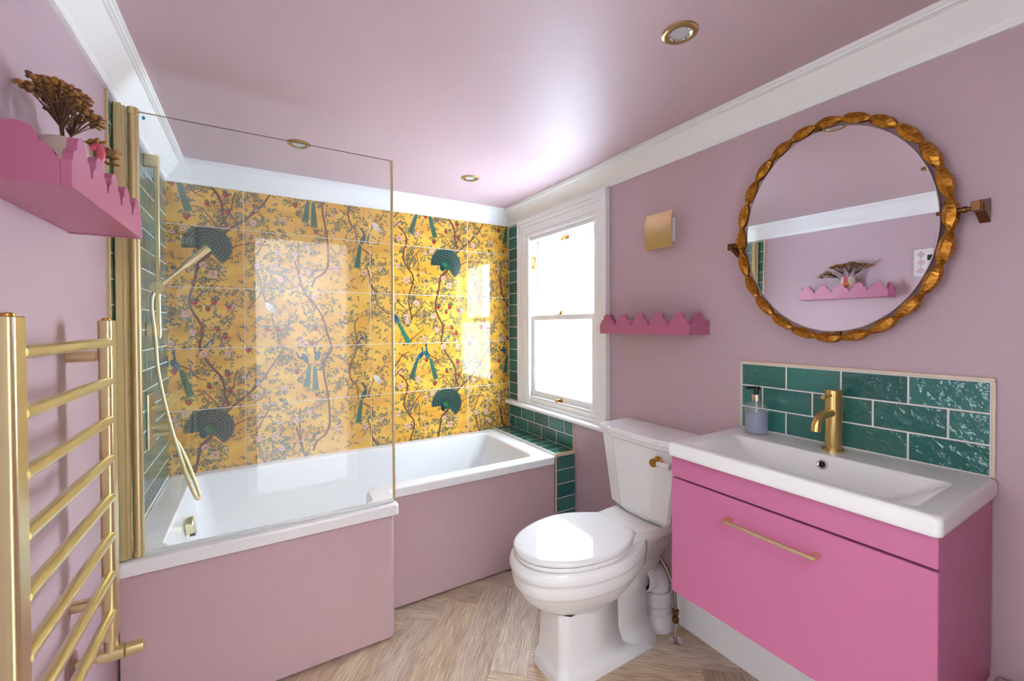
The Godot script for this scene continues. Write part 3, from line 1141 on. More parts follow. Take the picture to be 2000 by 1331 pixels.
func build_bath() -> void:
	var o := v3(-0.97, 0, 0.4)
	var b := thing("bathtub", "white L-shaped shower bath below the peacock tiles", "bathtub", o)
	var xl := -W + 0.0055
	var xr := -0.1335
	var xs := -1.001
	var zb := 0.002
	var zf := 0.69
	var zl := 0.852
	var rows := []
	rows.append(ell(xl, xr, xs, zb, zf, zl, 0.012, 0.035, RIM - 0.039))
	rows.append(ell(xl, xr, xs, zb, zf, zl, 0.012, 0.035, RIM - 0.008))
	rows.append(ell(xl + 0.002, xr - 0.002, xs - 0.002, zb, zf - 0.002, zl - 0.002, 0.014, 0.037, RIM - 0.002))
	rows.append(ell(xl + 0.007, xr - 0.007, xs - 0.007, zb + 0.002, zf - 0.007, zl - 0.007, 0.016, 0.04, RIM))
	var il := xl + 0.085
	var ir := xr - 0.085
	var iz := xs - 0.075
	var ib := zb + 0.055
	var ifr := zf - 0.062
	var ill := zl - 0.062
	rows.append(ell(il, ir, iz, ib, ifr, ill, 0.05, 0.06, RIM))
	rows.append(ell(il + 0.004, ir - 0.005, iz - 0.004, ib + 0.004, ifr - 0.004, ill - 0.004, 0.05, 0.06, RIM - 0.002))
	rows.append(ell(il + 0.009, ir - 0.012, iz - 0.008, ib + 0.008, ifr - 0.008, ill - 0.008, 0.05, 0.06, RIM - 0.012))
	rows.append(ell(il + 0.03, ir - 0.07, iz - 0.02, ib + 0.02, ifr - 0.02, ill - 0.02, 0.06, 0.07, 0.36))
	rows.append(ell(il + 0.055, ir - 0.14, iz - 0.035, ib + 0.04, ifr - 0.04, ill - 0.04, 0.07, 0.08, 0.18))
	rows.append(ell(il + 0.075, ir - 0.18, iz - 0.05, ib + 0.06, ifr - 0.06, ill - 0.06, 0.07, 0.08, 0.14))
	rows.append(ell(il + 0.11, ir - 0.22, iz - 0.08, ib + 0.1, ifr - 0.1, ill - 0.1, 0.06, 0.07, 0.13))
	for i in rows.size():
		for j in rows[i].size():
			rows[i][j] -= o
	var st := MB.new()
	st.grid(rows, true, v3(-0.4, RIM, 0.0))
	# floor of the tub
	var last: PackedVector3Array = rows[-1]
	var poly := PackedVector2Array()
	for q in last:
		poly.append(Vector2(q.x, q.z))
	var ind := Geometry2D.triangulate_polygon(poly)
	for i in range(0, ind.size(), 3):
		var q := last[ind[i]]
		st.tri(q, last[ind[i + 1]], last[ind[i + 2]], q + Vector3.DOWN)
	part("tub", st, mats["acrylic"], b)
	# filler cover at the tap end
	var ov := MB.new()
	ov.lathe([Vector2(0, 0.0), Vector2(0.033, 0.0), Vector2(0.033, 0.022), Vector2(0.031, 0.024), Vector2(0, 0.024)], v3(il + 0.026, 0.435, 0.42) - o, v3(1, 0.12, 0))
	var cover := part("overflow_filler", ov, mats["pale_brass"], b, "round pale brass overflow cover inside the tub")
	for k in [-1, 1]:
		part("outlet_slot", bxm(v3(il + 0.036, 0.400, 0.42 + k * 0.012 - 0.005) - o, v3(il + 0.054, 0.408, 0.42 + k * 0.012 + 0.005) - o), mats["black_plastic"], cover)
	var ws := MB.new()
	ws.lathe([Vector2(0, 0.0), Vector2(0.036, 0.0), Vector2(0.036, 0.004), Vector2(0.028, 0.007), Vector2(0, 0.009)], v3(il + 0.25, 0.13, 0.42) - o)
	part("waste", ws, mats["pale_brass"], b, "round pale brass plug")
	# panels: the short one by the toilet, the long one with a rounded corner
	part("side_panel", bxm(v3(xs - 0.004, 0.007, 0.663) - o, v3(xr - 0.001, RIM - 0.0405, 0.677) - o, 0.002), mats["panel_pink"], b, "pink bath panel on the narrow part")
	var path := [Vector2(xl + 0.001, 0.834)]
	var cc := Vector2(-1.042, 0.804)
	for k in 11:
		var an := PI / 2 - PI / 2 * k / 10.0
		path.append(cc + Vector2(cos(an), sin(an)) * 0.03)
	path.append(Vector2(-1.012, 0.674))
	var inner := []
	for p in path:
		inner.append(p)
	var pts := PackedVector2Array()
	for p in path:
		pts.append(p)
	var off := [Vector2(xl + 0.001, 0.822)]
	for k in 11:
		var an := PI / 2 - PI / 2 * k / 10.0
		off.append(cc + Vector2(cos(an), sin(an)) * 0.018)
	off.append(Vector2(-1.024, 0.674))
	off.reverse()
	for p in off:
		pts.append(p)
	var fp := MB.new()
	var r0 := PackedVector3Array()
	var r1 := PackedVector3Array()
	for p in path:
		r0.append(v3(p.x, 0.009, p.y) - o)
		r1.append(v3(p.x, RIM - 0.0405, p.y) - o)
	fp.grid([r0, r1], false, v3(-1.4, 0.25, 0.5) - o)
	var back := MB.new()
	back.prism(pts, v3(0, 0.009, 0) - o, Vector3.RIGHT, Vector3.BACK, Vector3.UP, RIM - 0.0405 - 0.009)
	# keep the smooth outer skin a hair proud of the slab
	for i in fp.V.size():
		fp.V[i] += fp.N[i] * 0.0004
	var k0 := back.V.size()
	back.V.append_array(fp.V)
	back.N.append_array(fp.N)
	back.T.append_array(fp.T)
	for i in fp.I:
		back.I.append(i + k0)
	part("front_panel", back, mats["panel_pink"], b, "long pink bath panel with a rounded end")
	# feet and frame in the dark behind the panels
	part("plinth", bxm(v3(-1.78, 0.0, 0.1) - o, v3(-0.18, 0.12, 0.62) - o), mats["subfloor_wood"], b)


func build_screen() -> void:
	var o := v3(-1.4, RIM, 0.82)
	var s := thing("shower_screen", "clear glass bath screen with brushed brass hinge post", "screen", o)
	var br: Material = mats["brushed_brass"]
	var top := 1.845
	# wall channel
	var ch := MB.new()
	ch.box(v3(-W + 0.006, RIM + 0.002, 0.806) - o, v3(-1.792, top + 0.01, 0.836) - o, 0.003)
	ch.box(v3(-1.794, RIM + 0.002, 0.811) - o, v3(-1.7845, top + 0.005, 0.831) - o, 0.002)
	part("wall_channel", ch, br, s)
	var post := MB.new()
	post.lathe([Vector2(0, 0.0), Vector2(0.0135, 0.0), Vector2(0.0142, 0.002), Vector2(0.0142, 0.016), Vector2(0.0132, 0.017), Vector2(0.0132, top - RIM - 0.016), Vector2(0.0142, top - RIM - 0.015), Vector2(0.0142, top - RIM + 0.002), Vector2(0.0134, top - RIM + 0.004), Vector2(0, top - RIM + 0.004)], v3(-1.769, RIM + 0.0015, 0.82) - o)
	part("hinge_post", post, br, s)
	part("glass_panel", bxm(v3(-1.757, RIM + 0.006, 0.817) - o, v3(-1.0135, 1.842, 0.823) - o), mats["screen_glass"], s, "clear glass panel")
	part("edge_strip", bxm(v3(-1.0165, RIM + 0.003, 0.8145) - o, v3(-1.0085, 1.843, 0.8255) - o, 0.001), br, s, "slim brass strip on the free edge")
	var seal := mat("clear_seal", Color(0.9, 0.92, 0.92, 0.35), 0.4)
	seal.transparency = BaseMaterial3D.TRANSPARENCY_ALPHA
	part("bottom_seal", bxm(v3(-1.757, RIM + 0.0005, 0.815) - o, v3(-1.017, RIM + 0.012, 0.825) - o), seal, s, "clear plastic seal along the rim")
	part("top_edge", bxm(v3(-1.757, 1.842, 0.8175) - o, v3(-1.0135, 1.8432, 0.8225) - o), mat("glass_edge", rgb8(120, 112, 96), 0.3), s, "polished dark glass edge")
	var ar := MB.new()
	var pl := PackedVector2Array([Vector2(-0.003, 0), Vector2(0.003, 0), Vector2(0.003, 0.006), Vector2(0.0055, 0.006), Vector2(0, 0.012), Vector2(-0.0055, 0.006), Vector2(-0.003, 0.006)])
	ar.prism(pl, v3(-1.7445, 1.8205, 0.8232) - o, Vector3.RIGHT, Vector3.UP, Vector3.BACK, 0.0004)
	part("arrow_sticker", ar, mats["sticker_blue"], s, "tiny blue arrow sticker")


func build_shower() -> void:
	var br: Material = mats["brushed_brass"]
	var z := 0.42
	var o := v3(-1.8, 1.15, z)
	var r := thing("shower_rail", "slim square brass riser rail on the green tiles", "shower rail", o)
	part("rail", bxm(v3(-1.786, 1.165, z - 0.0075) - o, v3(-1.7715, 1.842, z + 0.0075) - o, 0.002), br, r)
	part("bracket", bxm(v3(-W + 0.005, 1.80, z - 0.012) - o, v3(-1.7695, 1.846, z + 0.012) - o, 0.002), br, r)
	part("bracket", bxm(v3(-W + 0.005, 1.172, z - 0.013) - o, v3(-1.7695, 1.218, z + 0.013) - o, 0.002), br, r)
	var sl := MB.new()
	sl.lathe([Vector2(0, -0.02), Vector2(0.02, -0.02), Vector2(0.021, -0.018), Vector2(0.021, 0.02), Vector2(0.02, 0.022), Vector2(0, 0.022)], v3(-1.775, 1.352, z + 0.022) - o, v3(0, 0, 1))
	part("slider", sl, br, r, "round slider that holds the handset")
	# handset: slim bar widening to the head
	var a := v3(-1.778, 1.352, z + 0.02)
	var e := v3(-1.625, 1.518, z - 0.005)
	var ho := v3(-1.7, 1.43, z)
	var h := thing("hand_shower", "slanted brass stick handset held on the riser rail", "shower handset", ho)
	var dir := (e - a).normalized()
	var wide := dir.cross(Vector3.BACK).normalized()   # lies in the plane of the rail
	var deep := dir.cross(wide).normalized()
	var mk := func(t: float, hw: float, hd: float) -> PackedVector3Array:
		var c := a.lerp(e, t) - ho
		var row := PackedVector3Array()
		for k in 12:
			var an := TAU * k / 12.0
			var sx := signf(cos(an)) * pow(absf(cos(an)), 0.6)
			var sy := signf(sin(an)) * pow(absf(sin(an)), 0.6)
			row.append(c + wide * sx * hw + deep * sy * hd)
		return row
	var hm := MB.new()
	var rows := [mk.call(-0.02, 0.009, 0.009), mk.call(0.3, 0.0085, 0.009), mk.call(0.52, 0.0085, 0.0095)]
	hm.grid(rows, true, a.lerp(e, 0.2) - ho)
	hm.cap(rows[0], -dir)
	part("handle", hm, br, h)
	var hd := MB.new()
	rows = [mk.call(0.5, 0.0085, 0.0095), mk.call(0.58, 0.012, 0.011), mk.call(0.64, 0.0145, 0.013), mk.call(0.99, 0.0145, 0.013), mk.call(1.0, 0.012, 0.011)]
	hd.grid(rows, true, a.lerp(e, 0.53) - ho)
	hd.cap(rows[-1], dir)
	part("head", hd, br, h)
	# hose
	var st := MB.new()
	var pts := smooth_path([v3(-1.783, 1.345, z + 0.032), v3(-1.79, 1.315, z + 0.04), v3(-1.793, 1.28, z + 0.035), v3(-1.79, 1.23, z + 0.028), v3(-1.784, 1.16, z + 0.03), v3(-1.777, 1.04, z + 0.03), v3(-1.757, 0.90, z + 0.02), v3(-1.728, 0.76, z + 0.02), v3(-1.695, 0.625, z + 0.02), v3(-1.674, 0.556, z + 0.02), v3(-1.665, 0.541, z + 0.015), v3(-1.661, 0.553, z + 0.008), v3(-1.674, 0.60, z), v3(-1.702, 0.69, z - 0.01), v3(-1.73, 0.76, z - 0.02), v3(-1.756, 0.80, z - 0.03)], 10)
	var rad := []
	for k in pts.size():
		rad.append(0.0068 if k % 2 == 0 else 0.0062)
	var hose_o := v3(-1.72, 0.545, z)
	for k in pts.size():
		pts[k] -= hose_o
	st.tube(pts, rad, 10)
	var hose := thing("shower_hose", "pale brass ribbed hose looping down into the bath", "hose", hose_o)
	part("hose", st, mats["brushed_brass"], hose)
	# concealed mixer
	var mo := v3(-1.8, 0.85, 0.39)
	var m := thing("shower_mixer", "brass shower valve plate with two knobs on green tiles", "shower valve", mo)
	var pl := MB.new()
	pl.box(v3(-W + 0.005, 0.752, 0.331) - mo, v3(-W + 0.013, 0.958, 0.449) - mo, 0.003)
	part("plate", pl, br, m)
	for y in [0.902, 0.826]:
		var k := MB.new()
		k.lathe([Vector2(0.011, 0.0), Vector2(0.011, 0.012), Vector2(0.0185, 0.013), Vector2(0.0195, 0.015), Vector2(0.0195, 0.05), Vector2(0.0185, 0.052), Vector2(0, 0.052)], v3(-W + 0.012, y, 0.39) - mo, Vector3.RIGHT)
		k.box(v3(-1.765, y + 0.006, 0.386) - mo, v3(-1.756, y + 0.03, 0.394) - mo, 0.001)
		part("knob", k, br, m)
	part("outlet_elbow", bxm(v3(-W + 0.012, 0.79, 0.382) - mo, v3(-1.758, 0.806, 0.398) - mo, 0.003), br, m)


# ---------------------------------------------------------------- toilet, its pipes, vanity
# a D-shaped outline: straight back at xb (half width wb), widest hw, round front at xf
func dee(xb: float, xf: float, wb: float, hw: float, zc: float, y: float, sm := 0.42) -> PackedVector3Array:
	var half := []
	var n := 22
	for k in n + 1:
		var t := float(k) / n
		var s: float
		var w: float
		if t < 0.4:
			s = sm * t / 0.4
			w = lerpf(wb, hw, sin(PI / 2 * t / 0.4))
		else:
			var an := PI / 2 * (t - 0.4) / 0.6
			s = sm + (1.0 - sm) * sin(an)
			w = hw * pow(cos(an), 0.92) if an < PI / 2 - 0.001 else 0.0
		half.append(Vector2(lerpf(xb, xf, s), w))
	var row := PackedVector3Array()
	for p in half:
		row.append(v3(p.x, y, zc + p.y))
	for k in range(n - 1, -1, -1):
		row.append(v3(half[k].x, y, zc - half[k].y))
	return row


# eight-sided outline with clipped front corners
func octo(xb: float, xf: float, hwb: float, hwf: float, cut: float, zc: float, y: float) -> PackedVector3Array:
	return PackedVector3Array([v3(xb, y, zc + hwb), v3((xb + xf) * 0.5, y, zc + (hwb + hwf) * 0.5), v3(xf + cut, y, zc + hwf), v3(xf + cut * 0.25, y, zc + hwf - cut * 0.75), v3(xf, y, zc + hwf - cut * 1.2), v3(xf, y, zc - hwf + cut * 1.2), v3(xf + cut * 0.25, y, zc - hwf + cut * 0.75), v3(xf + cut, y, zc - hwf), v3((xb + xf) * 0.5, y, zc - (hwb + hwf) * 0.5), v3(xb, y, zc - hwb)])


func shift(rows: Array, o: Vector3) -> Array:
	var out := []
	for r in rows:
		var q := PackedVector3Array()
		for p in r:
			q.append(p - o)
		out.append(q)
	return out


func build_toilet() -> void:
	var zc := 1.278
	var o := v3(-0.4, 0, zc)
	var t := thing("toilet", "white close-coupled toilet with closed lid beside the vanity", "toilet", o)
	var cm: Material = mats["ceramic"]
	# bowl
	var rows := []
	for q in [[0.418, -0.24, -0.728, 0.105, 0.168], [0.414, -0.238, -0.738, 0.11, 0.176], [0.396, -0.238, -0.742, 0.112, 0.18], [0.382, -0.24, -0.738, 0.112, 0.178], [0.374, -0.24, -0.728, 0.112, 0.17], [0.366, -0.24, -0.734, 0.11, 0.173], [0.335, -0.243, -0.73, 0.106, 0.169], [0.326, -0.245, -0.72, 0.104, 0.162], [0.318, -0.247, -0.718, 0.1, 0.159], [0.29, -0.26, -0.702, 0.09, 0.146], [0.26, -0.28, -0.67, 0.078, 0.125], [0.236, -0.30, -0.636, 0.07, 0.104], [0.224, -0.31, -0.612, 0.066, 0.092], [0.21, -0.32, -0.60, 0.06, 0.084]]:
		rows.append(dee(q[1], q[2], q[3], q[4], zc, q[0]))
	rows = shift(rows, o)
	var st := MB.new()
	st.grid(rows.slice(0, 4), true, v3(-0.05, 0.3, 0))
	st.grid(rows.slice(3), true, v3(-0.05, 0.3, 0))
	st.cap(rows[0], Vector3.UP)
	# front pedestal: facetted column on a spreading plinth
	rows = shift([octo(-0.36, -0.604, 0.082, 0.082, 0.03, zc, 0.232), octo(-0.36, -0.606, 0.086, 0.086, 0.03, zc, 0.12), octo(-0.34, -0.61, 0.09, 0.09, 0.03, zc, 0.062), octo(-0.30, -0.618, 0.1, 0.1, 0.034, zc, 0.04), octo(-0.24, -0.622, 0.106, 0.106, 0.036, zc, 0.03), octo(-0.2, -0.624, 0.107, 0.108, 0.036, zc, 0.0)], o)
	st.grid(rows, true, v3(-0.08, 0.1, 0))
	# foot running back to the wall outlet
	rows = shift([octo(-0.19, -0.5, 0.06, 0.07, 0.01, zc, 0.25), octo(-0.19, -0.5, 0.064, 0.07, 0.01, zc, 0.1), octo(-0.185, -0.5, 0.085, 0.09, 0.01, zc, 0.045), octo(-0.178, -0.5, 0.1, 0.106, 0.01, zc, 0.026), octo(-0.176, -0.5, 0.104, 0.108, 0.01, zc, 0.0)], o)
	st.grid(rows, true, v3(0.05, 0.1, 0))
	st.cap(rows[0], Vector3.UP)
	# waist and shelf that carry the cistern
	rows = shift([octo(-0.14, -0.45, 0.058, 0.07, 0.01, zc, 0.2), octo(-0.11, -0.42, 0.062, 0.075, 0.01, zc, 0.3), octo(-0.07, -0.38, 0.085, 0.09, 0.01, zc, 0.37), octo(-0.04, -0.34, 0.115, 0.104, 0.01, zc, 0.405), octo(-0.025, -0.31, 0.13, 0.108, 0.01, zc, 0.425), octo(-0.022, -0.305, 0.13, 0.106, 0.01, zc, 0.446)], o)
	st.grid(rows, true, v3(0.15, 0.3, 0))
	st.cap(rows[-1], Vector3.UP)
	st.cap(rows[0], Vector3.DOWN)
	var bolt := v3(-0.3, 0.03, zc + 0.085) - o
	st.lathe([Vector2(0, 0.012), Vector2(0.009, 0.006), Vector2(0.011, 0.0)], bolt)
	part("pan", st, cm, t)
	# seat ring and lid
	var seat := MB.new()
	rows = shift([dee(-0.288, -0.716, 0.09, 0.163, zc, 0.4185), dee(-0.286, -0.722, 0.094, 0.168, zc, 0.423), dee(-0.286, -0.722, 0.094, 0.168, zc, 0.432), dee(-0.288, -0.718, 0.09, 0.164, zc, 0.4345)], o)
	seat.grid(rows, true, v3(-0.1, 0.425, 0))
	seat.cap(rows[-1], Vector3.UP)
	part("seat", seat, cm, t)
	var lid := MB.new()
	rows = shift([dee(-0.286, -0.718, 0.092, 0.164, zc, 0.436), dee(-0.284, -0.724, 0.096, 0.17, zc, 0.4395), dee(-0.284, -0.724, 0.096, 0.17, zc, 0.449), dee(-0.287, -0.719, 0.092, 0.166, zc, 0.4535), dee(-0.293, -0.71, 0.087, 0.159, zc, 0.4555)], o)
	lid.grid(rows, true, v3(-0.1, 0.44, 0))
	lid.cap(rows[-1], Vector3.UP)
	part("lid", lid, cm, t)
	for s in [-1, 1]:
		var hg := MB.new()
		hg.tube([v3(-0.281, 0.438, zc + s * 0.07 - 0.014) - o, v3(-0.281, 0.438, zc + s * 0.07 + 0.014) - o], 0.009, 12)
		part("hinge", hg, mats["chrome"], t, "small chrome hinge")
	# cistern, facetted front, narrower below
	var cz := 1.282
	var ci := MB.new()
	var cis := func(y: float, hw: float, d: float) -> PackedVector3Array:
		return PackedVector3Array([v3(-0.012, y, cz + hw), v3(-d + 0.022, y, cz + hw), v3(-d + 0.012, y, cz + hw - 0.008), v3(-d, y, cz + hw - 0.072), v3(-d - 0.004, y, cz + hw - 0.078), v3(-d - 0.004, y, cz - hw + 0.078), v3(-d, y, cz - hw + 0.072), v3(-d + 0.012, y, cz - hw + 0.008), v3(-d + 0.022, y, cz - hw), v3(-0.012, y, cz - hw)])
	rows = shift([cis.call(0.4475, 0.12, 0.15), cis.call(0.452, 0.132, 0.178), cis.call(0.47, 0.148, 0.188), cis.call(0.73, 0.192, 0.194), cis.call(0.742, 0.194, 0.196)], o)
	ci.grid(rows, true, v3(0.3, 0.45, 0.0), true)
	ci.cap(rows[0], Vector3.DOWN)
	ci.cap(rows[-1], Vector3.UP)
	part("cistern", ci, cm, t)
	var cl := MB.new()
	rows = shift([cis.call(0.743, 0.194, 0.196), cis.call(0.747, 0.2, 0.202), cis.call(0.758, 0.2, 0.203), cis.call(0.764, 0.204, 0.208), cis.call(0.779, 0.204, 0.208), cis.call(0.784, 0.199, 0.203)], o)
	cl.grid(rows, true, v3(0.3, 0.76, 0.0), true)
	cl.cap(rows[-1], Vector3.UP)
	cl.cap(rows[0], Vector3.DOWN)
	part("cistern_lid", cl, cm, t)
	# flush lever: brass boss, white handle towards the vanity
	var lv := MB.new()
	lv.lathe([Vector2(0.02, 0.0), Vector2(0.02, 0.003), Vector2(0.014, 0.007), Vector2(0.009, 0.01), Vector2(0.009, 0.02), Vector2(0.014, 0.022), Vector2(0.016, 0.028), Vector2(0.014, 0.036), Vector2(0, 0.038)], v3(-0.196, 0.702, 1.405) - o, Vector3.LEFT, 20)
	var fl := part("flush_lever", lv, mats["dark_brass"], t, "antique brass lever boss")
	var hd := MB.new()
	hd.tube([v3(-0.221, 0.702, 1.415) - o, v3(-0.221, 0.703, 1.44) - o, v3(-0.221, 0.704, 1.475) - o], [0.008, 0.0095, 0.011], 14)
	part("handle", hd, cm, fl, "white ceramic lever handle")
	build_pipes()


func build_pipes() -> void:
	var o := v3(-0.085, 0, 1.30)
	var s := thing("soil_pipe", "white plastic waste elbow behind the toilet foot", "waste pipe", o)
	var pm: Material = mats["plastic_white"]
	var fo := MB.new()
	fo.lathe([Vector2(0.068, 0.0), Vector2(0.068, 0.01), Vector2(0.064, 0.03), Vector2(0.058, 0.048), Vector2(0.056, 0.056), Vector2(0.05, 0.056)], Vector3.ZERO, Vector3.UP, 36)
	part("floor_collar", fo, pm, s)
	var co := MB.new()
	co.lathe([Vector2(0.053, 0.05), Vector2(0.053, 0.086), Vector2(0.05, 0.088), Vector2(0.05, 0.09), Vector2(0.055, 0.092), Vector2(0.055, 0.135), Vector2(0.058, 0.137), Vector2(0.058, 0.145), Vector2(0.053, 0.147)], Vector3.ZERO, Vector3.UP, 36)
	part("socket", co, pm, s)
	var el := MB.new()
	var pts := [v3(0, 0.14, 0)]
	for k in 11:
		var an := PI / 2 * k / 10.0
		pts.append(v3(-0.06 + 0.06 * cos(an), 0.155 + 0.06 * sin(an), 0))
	pts.append(v3(-0.09, 0.215, 0))
	el.tube(pts, 0.05, 28, false)
	part("elbow", el, pm, s)
	var cf := MB.new()
	cf.lathe([Vector2(0.05, 0.0), Vector2(0.057, 0.0), Vector2(0.058, 0.012), Vector2(0.055, 0.03), Vector2(0.05, 0.03)], v3(-0.066, 0.215, 0), Vector3.LEFT, 32)
	part("rubber_cuff", cf, pm, s)
	# water supply
	var wo := v3(-0.104, 0, 1.407)
	var w := thing("water_supply", "chrome pipe, stop valve and braided hose behind the toilet", "supply pipe", wo)
	var ch: Material = mats["chrome"]
	var fl := MB.new()
	fl.lathe([Vector2(0.027, 0.0), Vector2(0.026, 0.004), Vector2(0.014, 0.008), Vector2(0.009, 0.01), Vector2(0.009, 0.006)], Vector3.ZERO)
	part("floor_flange", fl, ch, w)
	var pi := MB.new()
	pi.tube([v3(0, 0.004, 0), v3(0, 0.075, 0)], 0.0078, 16)
	part("pipe", pi, ch, w)
	var va := MB.new()
	va.lathe([Vector2(0.008, 0.072), Vector2(0.0125, 0.073), Vector2(0.0125, 0.09), Vector2(0.0095, 0.092), Vector2(0.0095, 0.104), Vector2(0.0125, 0.105), Vector2(0.0125, 0.12), Vector2(0.008, 0.122)], Vector3.ZERO, Vector3.UP, 8)
	va.tube([v3(0, 0.097, 0), v3(-0.012, 0.097, 0.012)], 0.006, 10)
	part("stop_valve", va, mats["bronze"], w, "tarnished stop valve")
	var ho := MB.new()
	ho.tube(smooth_path([v3(0, 0.12, 0), v3(0.0, 0.15, -0.002), v3(0.004, 0.2, -0.012), v3(0.0, 0.26, -0.045), v3(-0.006, 0.315, -0.10), v3(-0.004, 0.36, -0.155), v3(0.0, 0.40, -0.2)]), 0.0065, 10)
	part("braided_hose", ho, mats["braided_steel"], w)


func build_vanity() -> void:
	var o := v3(-0.19, 0.393, 1.9025)
	var z0 := 1.605
	var z1 := 2.2
	var v := thing("vanity_unit", "magenta wall-hung vanity unit under the white basin", "vanity", o)
	var mg: Material = mats["magenta"]
	var ca := MB.new()
	ca.box(v3(-0.356, 0.393, z0 + 0.0005) - o, v3(-0.0165, 0.8085, z0 + 0.016) - o, 0.0008)
	ca.box(v3(-0.356, 0.393, z1 - 0.016) - o, v3(-0.0165, 0.8085, z1 - 0.0005) - o, 0.0008)
	ca.box(v3(-0.356, 0.393, z0 + 0.016) - o, v3(-0.0165, 0.409, z1 - 0.016) - o)
	ca.box(v3(-0.03, 0.409, z0 + 0.016) - o, v3(-0.0165, 0.8085, z1 - 0.016) - o)
	part("carcass", ca, mg, v)
	part("top_rail", bxm(v3(-0.376, 0.746, z0) - o, v3(-0.3575, 0.8085, z1) - o, 0.0012), mg, v)
	var dr := part("drawer_front", bxm(v3(-0.376, 0.391, z0) - o, v3(-0.3575, 0.7405, z1) - o, 0.0012), mg, v)
	var hn := MB.new()
	hn.box(v3(-0.409, 0.681, 1.787) - o, v3(-0.400, 0.689, 2.0105) - o, 0.0008)
	hn.box(v3(-0.401, 0.681, 1.787) - o, v3(-0.3755, 0.689, 1.803) - o, 0.0006)
	hn.box(v3(-0.401, 0.681, 1.9945) - o, v3(-0.3755, 0.689, 2.0105) - o, 0.0006)
	part("handle", hn, mats["pale_brass"], dr, "slim square brass bar handle")
	# basin
	var bo := v3(-0.2, 0.8095, 1.903)
	var b := thing("washbasin", "white rectangular ceramic basin on the magenta vanity", "basin", bo)
	var x0 := -0.391
	var x1 := -0.0015
	var a := 1.598
	var c := 2.208
	var rows := [rrect(x0 + 0.004, x1, a + 0.004, c - 0.004, 0.012, 0.8095), rrect(x0 + 0.001, x1, a + 0.001, c - 0.001, 0.013, 0.8125), rrect(x0, x1, a, c, 0.014, 0.82), rrect(x0, x1, a, c, 0.014, 0.841), rrect(x0 + 0.003, x1 - 0.001, a + 0.003, c - 0.003, 0.016, 0.848), rrect(x0 + 0.009, x1 - 0.001, a + 0.009, c - 0.009, 0.018, 0.85)]
	rows.append(rrect(x0 + 0.03, -0.128, a + 0.055, c - 0.04, 0.016, 0.8497))
	rows.append(rrect(x0 + 0.034, -0.131, a + 0.06, c - 0.045, 0.016, 0.8475))
	rows.append(rrect(x0 + 0.038, -0.135, a + 0.072, c - 0.058, 0.016, 0.842))
	rows.append(rrect(x0 + 0.056, -0.158, a + 0.17, c - 0.155, 0.02, 0.775))
	rows.append(rrect(x0 + 0.064, -0.168, a + 0.19, c - 0.175, 0.025, 0.767))
	rows.append(rrect(x0 + 0.1, -0.21, a + 0.25, c - 0.24, 0.02, 0.764))
	rows = shift(rows, bo)
	var st := MB.new()
	st.grid(rows, true, v3(0, 0.03, 0))
	st.cap(rows[-1], Vector3.UP)
	part("bowl", st, mats["ceramic"], b)
	var n := v3(-1.0, 0.35, 0).normalized()
	var ov := MB.new()
	var at := v3(-0.1415, 0.8235, 1.911) - bo
	ov.lathe([Vector2(0.0085, 0.001), Vector2(0.0085, 0.003), Vector2(0.0105, 0.0042), Vector2(0.0135, 0.003), Vector2(0.014, -0.002)], at, n)
	var rg := part("overflow_ring", ov, mats["chrome"], b, "chrome overflow ring")
	var hole := MB.new()
	hole.lathe([Vector2(0, 0.0012), Vector2(0.0088, 0.001)], at, n)
	part("overflow_hole", hole, mats["black_plastic"], rg, "dark overflow opening")
	var wst := MB.new()
	wst.lathe([Vector2(0.03, 0), Vector2(0.029, 0.004), Vector2(0.02, 0.007), Vector2(0, 0.008)], v3(-0.25, 0.7645, 1.903) - bo)
	part("waste", wst, mats["chrome"], b, "chrome click waste")
	build_splashback()
	build_tap()
	build_soap()


func build_splashback() -> void:
	var o := v3(-0.004, 0.8505, 1.9015)
	var s := thing("tiled_splashback", "three rows of dark green tiles behind the basin tap", "splashback", o)
	part("grout", bxm(v3(-0.0036, 0.0, -0.298), v3(0.0038, 0.2225, 0.298)), mats["grout"], s, "white grout bed")
	var ys := [1.0715, 0.9975, 0.9237, 0.8515]
	var g := 0.0014
	for r in 3:
		var cuts := [1.6068, 1.6776, 1.8266, 1.9757, 2.1247, 2.196] if r == 1 else [1.6068, 1.7518, 1.9008, 2.0498, 2.196]
		for k in cuts.size() - 1:
			tile(v3(-0.0085, ys[r + 1] + g, cuts[k] + g), v3(-0.003, ys[r] - g, cuts[k + 1] - g), s, glaze())
	var tr := mat("splash_trim", rgb8(226, 208, 184), 0.3)
	part("tile_trim", bxm(v3(-0.0058, 0.222, -0.301), v3(0.0038, 0.2305, 0.301), 0.001), tr, s, "cream tile edge along the top")
	for q in [-1.0, 1.0]:
		part("tile_trim", bxm(v3(-0.0058, 0.0, q * 0.2985 - 0.0035), v3(0.0038, 0.2215, q * 0.2985 + 0.0035), 0.001), tr, s, "cream tile edge")


